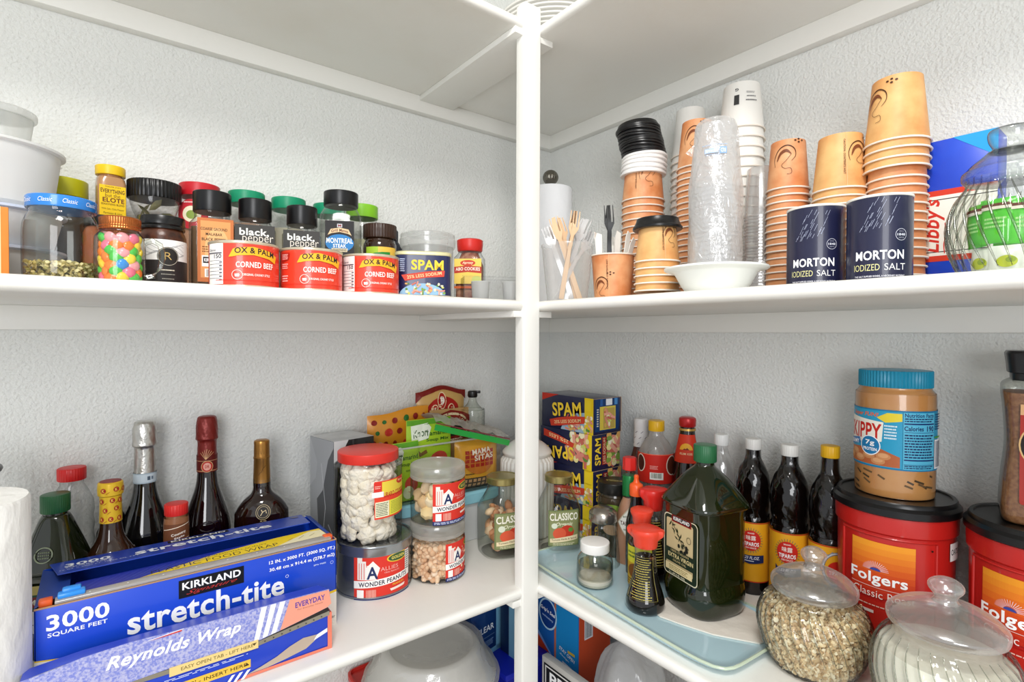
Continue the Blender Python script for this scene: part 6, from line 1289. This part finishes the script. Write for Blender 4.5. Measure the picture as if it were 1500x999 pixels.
L.r(nu, .078, .040, .074, '#57B5D6').t('Nutrition Facts', nu, .1115, .037, .0052, '#12205A', .03).t('Calories', nu - .008, .0945, .022, .006, '#12205A', .04).t('190', nu + .013, .0945, .011, .0072, '#12205A', .05).r(nu, .1005, .038, .0018, '#12306A').r(nu, .0895, .038, .0006, '#12306A').r(nu, .0535, .038, .0018, '#12306A').r(nu, .0475, .038, .0006, '#12306A').fine(nu, .1055, .037, .006, 2, '#1A2A5A').fine(nu, .0715, .037, .032, 9, '#1A2A5A').fine(nu, .0445, .037, .005, 2, '#1A2A5A')
L.fine(.080, .103, .022, .022, 7, '#1A3A6A').r(.0795, .0610, .024, .038, '#EEF0F4').bars(.0795, .0610, .020, .034, '#1A1A3A').r(.0795, .083, .024, .002, '#4A9A2A')
L.build('label', t, cw(.0462), .003, base=.0004)
# instant coffee
t = T('instant_coffee_jar', 'tall waisted instant coffee jar with a black lid at the right edge', 'jar', .893, .1126, Z + .2222, rz=-78)
t.scale = (1.03, 1.03, 1.04)
IC = bumpy('instant_coffee', '#7A4A2A', .6, 300, .0008, '#9A6A44', 220)
pr = [(0, .030, .030, 5), (.003, .0345, .0345, 5), (.016, .036, .036, 5.5), (.05, .0345, .0345, 5.5), (.09, .0315, .0315, 5), (.13, .0335, .0335, 5.5), (.150, .0355, .0355, 5.5), (.160, .0345, .0345, 5), (.166, .027, .027, 3.5), (.17, .025)]
P(t, 'coffee', loft([(a[0], a[1] - .0015, a[2] - .0015, a[3]) for a in smooth(pr[:7], 4)], 56), IC)
P(t, 'glass_body', loft(smooth(pr, 4), 64), THICK)
P(t, 'lid', loft([(.164, .0272, .0272, 5), (.172, .0275, .0275, 5), (.173, .0300, .0300, 6), (.182, .0308, .0308, 6), (.195, .0325, .0325, 6), (.198, .0310, .0310, 6)], 56), BLACKP)
L = Lab(); rrect(L, .005, .080, .050, .110, .003, '#A8322A'); L.r(.005, .132, .050, .012, '#D8A878').t('MAKES UP TO 210 CUPS', .005, .132, .042, .0032, '#3A2014', .02).e(.005, .092, .026, .028, '#D8B078').e(.005, .092, .0245, .026, '#1E1412').t("Taster's", .006, .100, .038, .012, '#F4EEE6', .03, sh=.3).t('Choice', .006, .086, .034, .012, '#F4EEE6', .03, sh=.3).t('HOUSE BLEND', .005, .056, .040, .0055, '#F0D8C0', .01).r(.005, .0485, .040, .0025, '#E8C8A0').t('LIGHT MEDIUM ROAST', .005, .043, .030, .0022, '#F0D8C0', .01).t('SMOOTH & BALANCED', .005, .039, .028, .0022, '#F0D8C0', .01)
L.build('label', t, lambda u, v, o: (u, -(.0315 + .0045 * min(1, abs(v - .09) / .06) ** 1.5) - o - .0006, v), 0, .006)
# ribbed glass canisters of oats and flour
def canister(label, X, Y, r, lr, kz, glassname, tw=0):
    k = r / .070
    t = T('glass_canister', label, 'canister', X, Y, Z, tw=tw)
    pr = [(0, .046 * k), (.004, .052 * k), (.020, .062 * k), (.045 * kz, .070 * k), (.062 * kz, .0695 * k), (.078 * kz, .062 * k), (.086 * kz, lr * .96), (.090 * kz, lr * .93), (.098 * kz, lr * .95)]
    lf = loft(smooth(pr, 6), 192)
    out = []
    for x, y, z in lf[0]:
        a = math.atan2(y, x); rb = 1 + .024 * math.cos(32 * (a + 5.5 * z)) * min(1, max(0, (.092 * kz - z) / .03)); out.append((x * rb, y * rb, z))
    P(t, 'glass_body', (out, lf[1]), RIBG, sharp=80)
    glass_ribs(t, prof_r(smooth(pr, 6)), .034, .087 * kz, 32, 5.5, .0008 * k)
    z0 = .094 * kz
    P(t, 'glass_lid', [loft(smooth([(z0, lr * .93), (z0 + .002, lr * 1.0), (z0 + .008, lr * 1.02), (z0 + .012, lr * .99), (z0 + .020, lr * .80), (z0 + .027, lr * .50), (z0 + .031, lr * .26)], 4), 72), loft(smooth([(z0 + .030, lr * .24), (z0 + .034, lr * .19), (z0 + .038, lr * .22), (z0 + .044, lr * .30), (z0 + .050, lr * .29), (z0 + .055, lr * .16), (z0 + .056, .001)], 4), 48)], LIDG, sharp=70)
    return t, pr
t, pr = canister('ribbed glass canister of rolled oats with a knobbed glass lid', .760, .3126, .0695, .0525, 1.03, 'oats')
t.scale = (.977, .977, 1.045)
pf = prof_r([(a, b_ * .955) for a, b_ in pr])
def oat_spawn(rn):
    z_ = rn.uniform(.006, .078); a = rn.uniform(0, 2 * PI)
    if rn.random() < .18: q_ = pf(.078) * math.sqrt(rn.random()); return Vector((q_ * math.cos(a), q_ * math.sin(a), .079 + rn.uniform(-.001, .002)))
    q_ = pf(z_) * rn.uniform(.93, .985); return Vector((q_ * math.cos(a), q_ * math.sin(a), z_))
ro = grains('rolled_oats', 'rolled oats filling the left ribbed glass canister', 'oats', (.760, .3126, Z), 5200, oat_spawn, .0034, ['#F0DDB8', '#E4CBA0', '#F6E9CC', '#D4B48A'], flat=.22); ro.scale = (.977, .977, 1.045)
P(ro, 'packed_core', loft([(.004, pf(.004) * .93)] + [(z_, pf(z_) * .93) for z_ in (.012, .02, .03, .045, .06, .07, .077)], 48), pal('#D4B88E', .9))
t, pr = canister('ribbed glass canister of white flour in front of the red coffee tubs', .738, .166, .0685, .0535, 1.30, 'flour')
pf3 = prof_r([(a, b_ * .955) for a, b_ in pr])
one('flour', 'white flour filling the right ribbed glass canister', 'flour', MB().add(loft([(z_, pf3(z_)) for z_ in (.004, .012, .02, .03, .045, .06, .07, .08, .09, .095)], 64)).mesh('flour', bumpy('flour_powder', '#F4EFE0', .95, 60, .0016, '#FAF6EA', 30)), (.738, .166, Z), kind='stuff')

# ================================================================ bottom shelf
B = SB
t = T('blue_bin', 'deep blue box on the bottom shelf under the clear bags box', 'box', .752, .985, B, rz=0)
P(t, 'body', bxm(-.065, .065, -.085, .085, 0, .130, .004), pal('#1420A8', .35))
P(t, 'lid_lip', bxm(-.068, .068, -.088, .088, .120, .134, .004), pal('#1828B8', .35))
t = T('bags_box', 'dark blue carton with white CLEAR lettering standing on the deep blue box', 'box', .712, .985, B + .134, rz=12)
P(t, 'carton', bxm(-.045, .0, -.0, .06, 0, .245, .001), pal('#12366E', .3, coat=.3)) if False else P(t, 'carton', bxm(-.070, .030, 0, .045, 0, .245, .001), pal('#12366E', .3, coat=.3))
P(t, 'edge_band', [bxm(.012, .0305, -.0006, .0455, 0, .245, .0008), bxm(-.070, .0305, -.0006, .0, 0, .012, .0004)], pal('#6FA8C8', .35))
Lab().t('CLEAR', -.026, .064, .058, .014, '#E8EEF4', .01).fine(-.020, .030, .045, .014, 4, '#7A9AC8').l([(-.045, .045), (.005, .045)], .0006, '#8AAAD0').build('front_print', t, fw(-.0008), 0)
t = T('blue_packet', 'second blue carton edge right beside the post under the shelf', 'box', .766, .935, B + .134, rz=4)
P(t, 'carton', bxm(-.030, .030, 0, .05, 0, .245, .001), pal('#14284E', .35)); P(t, 'edge_band', bxm(-.0305, -.020, -.0005, .02, 0, .245), pal('#7AB0CC', .35))
# plates in a bag
t = T('paper_plates', 'bagged stack of white upturned bowls with a blue patterned edge', 'plates', .530, .945, B, tw=0)
pl_ = [(0.0, .100), (.10, .112), (.178, .128), (.180, .131), (.182, .126), (.200, .112), (.218, .103), (.232, .097), (.238, .092), (.240, .084), (.232, .076), (.231, .001)]
P(t, 'plate_stack', loft(smooth(pl_, 3), 72), pal('#E4E2DC', .5), sharp=70)
L = Lab()
for k in range(26):
    u = -.16 + .0125 * k; L.l([(u, .172), (u + .003, .180), (u + .007, .176), (u + .010, .184)], .0018, '#4A5A9A')
pfp = prof_r([(0, .102), (.10, .113), (.180, .1315), (.182, .129), (.200, .114)])
L.build('rim_pattern', t, cw(lambda v: pfp(v) + .0006), .006, .006)
bg = loft(smooth([(0.0, .106), (.10, .118), (.178, .1375), (.200, .121), (.226, .109), (.243, .101), (.249, .084), (.244, .05), (.242, .001)], 4), 96)
bg = ([(x * (1 + .012 * math.sin(7 * math.atan2(y, x) + z * 50) + .006 * math.sin(19 * math.atan2(y, x) - z * 60)), y * (1 + .012 * math.sin(7 * math.atan2(y, x) + z * 50)), z) for x, y, z in bg[0]], bg[1])
P(t, 'bag_film', bg, film('plates_bag', '#EFECE6', .22, .14, .003, 30, edge=.3), sharp=80)
t = T('red_container', 'red lidded plastic container at the left of the bagged plates', 'container', .436, 1.020, B, rz=0)
P(t, 'body', loft([(0, .028, .040, 5), (.004, .030, .042, 5), (.158, .034, .047, 5)], 56), pal('#B9241E', .35))
P(t, 'rim', loft([(.157, .037, .050, 5), (.159, .039, .052, 5), (.168, .039, .052, 5), (.170, .037, .050, 5), (.1705, .034, .047, 5), (.165, .032, .045, 5), (.165, .001, .001, 2)], 56), pal('#C42A22', .35))
Lab().fine(.0, -.03, .030, .004, 1, '#F0D8D0').build('lid_print', t, lambda u, v, o: (u, v, .1655 + o), 0)
# zipper bag box and others at right
t = T('zipper_bag_box', 'blue and orange zipper bag carton behind the post under the shelf', 'box', .815, .810, B, rz=0)
P(t, 'carton', bxm(0, .087, 0, .170, 0, .345, .001), pal('#1E7CC8', .3, coat=.3))
L = Lab().r(-.085, .172, .170, .345, '#1C62B4').r(-.036, .172, .070, .345, '#1F8FD4').r(-.0745, .172, .006, .345, '#C8704A').e(-.100, .222, .031, .036, '#BFE0F4').e(-.100, .222, .027, .032, '#153E8A').t("Grip'n Seal", -.100, .228, .050, .011, '#FFFFFF', .03, rot=-8).t('technology', -.100, .213, .038, .006, '#BFD8F4', .02, rot=-8)
L.p([(-.170, .195), (-.13, .170), (-.075, .125), (-.075, .110), (-.13, .140), (-.170, .165)], '#7AA0E0').p([(-.170, .185), (-.13, .160), (-.080, .125), (-.080, .05), (-.170, .05)], '#C8401E').t('TOTAL BAGS', -.035, .268, .050, .005, '#BFE4F8', .01).t('STAY OPEN', -.036, .158, .050, .008, '#FFFFFF', .05, rot=-14).t('design', -.044, .148, .030, .005, '#E8F4FC', .03, rot=-14).r(-.022, .166, .022, .006, '#E8C23A').p([(-.050, .138), (-.020, .134), (-.024, .106), (-.046, .108)], '#E4ECF4').e(-.035, .116, .010, .007, '#E0603A').fine(-.036, .096, .05, .008, 2, '#BFD8F4')
L.build('side_print', t, pw((-.0003, 0, 0), (0, -1, 0), (0, 0, 1)), 0)
L = Lab().r(.045, .29, .09, .11, '#1B4E9A').p([(0, .0), (.10, .0), (.10, .245), (0, .275)], '#B8421E').r(.030, .225, .026, .050, '#D8DCE4').bars(.030, .225, .022, .044)
for k in range(5): L.l([(0, .34 - .012 * k), (.05, .325 - .012 * k), (.10, .31 - .012 * k)], .0012, '#7AA8E0')
L.fine(.045, .262, .06, .02, 5, '#E8B090'); L.build('end_print', t, fw(-.0003), 0)
t = T('print_box', 'box with a black framed white print panel just inside the post', 'box', .738, .692, B, rz=0)
P(t, 'carton', bxm(0, .016, 0, .150, 0, .188, .001), pal('#C9C6C0', .5)); Lab().r(-.078, .122, .130, .11, '#1A1A1A').r(-.078, .122, .122, .102, '#E9E7E2').r(-.078, .122, .116, .096, '#1A1A1A').t('PRIN', -.078, .152, .094, .024, '#FFFFFF', .04).t('C', -.108, .124, .018, .020, '#FFFFFF', .03).build('side_print', t, pw((-.0004, 0, 0), (0, -1, 0), (0, 0, 1)), 0)
for k, (x, y, rr_, hh, lb) in enumerate([(.800, .655, .068, .288, 'grey-white translucent plastic bag of round items under the tray shelf'), (.785, .528, .036, .262, 'small bunched white plastic bag beside the larger one')]):
    t = T('plastic_bag', lb, 'bag', x, y, B)
    sv = loft(smooth([(0, rr_ * .75), (.01, rr_), (hh * .4, rr_ * 1.02), (hh * .75, rr_ * .92), (hh * .92, rr_ * .55), (hh, rr_ * .12)], 4), 96)
    sv = ([(x_ * (1 + .05 * math.sin(5 * math.atan2(y_, x_) + z_ * 30) + .025 * math.sin(14 * math.atan2(y_, x_) + z_ * 45)), y_ * (1 + .05 * math.sin(5 * math.atan2(y_, x_) + z_ * 30)), z_ + .006 * math.sin(x_ * 90) * math.sin(y_ * 80)) for x_, y_, z_ in sv[0]], sv[1])
    P(t, 'bag_film', sv, film('grocery_bag', '#E2E2E2', .55, .08, .004, 24, edge=.3), sharp=80)
    P(t, 'contents', [loft([(hh * .1, rr_ * .7), (hh * .5, rr_ * .8), (hh * .75, rr_ * .6)], 32)], pal('#C9C7C4', .6))
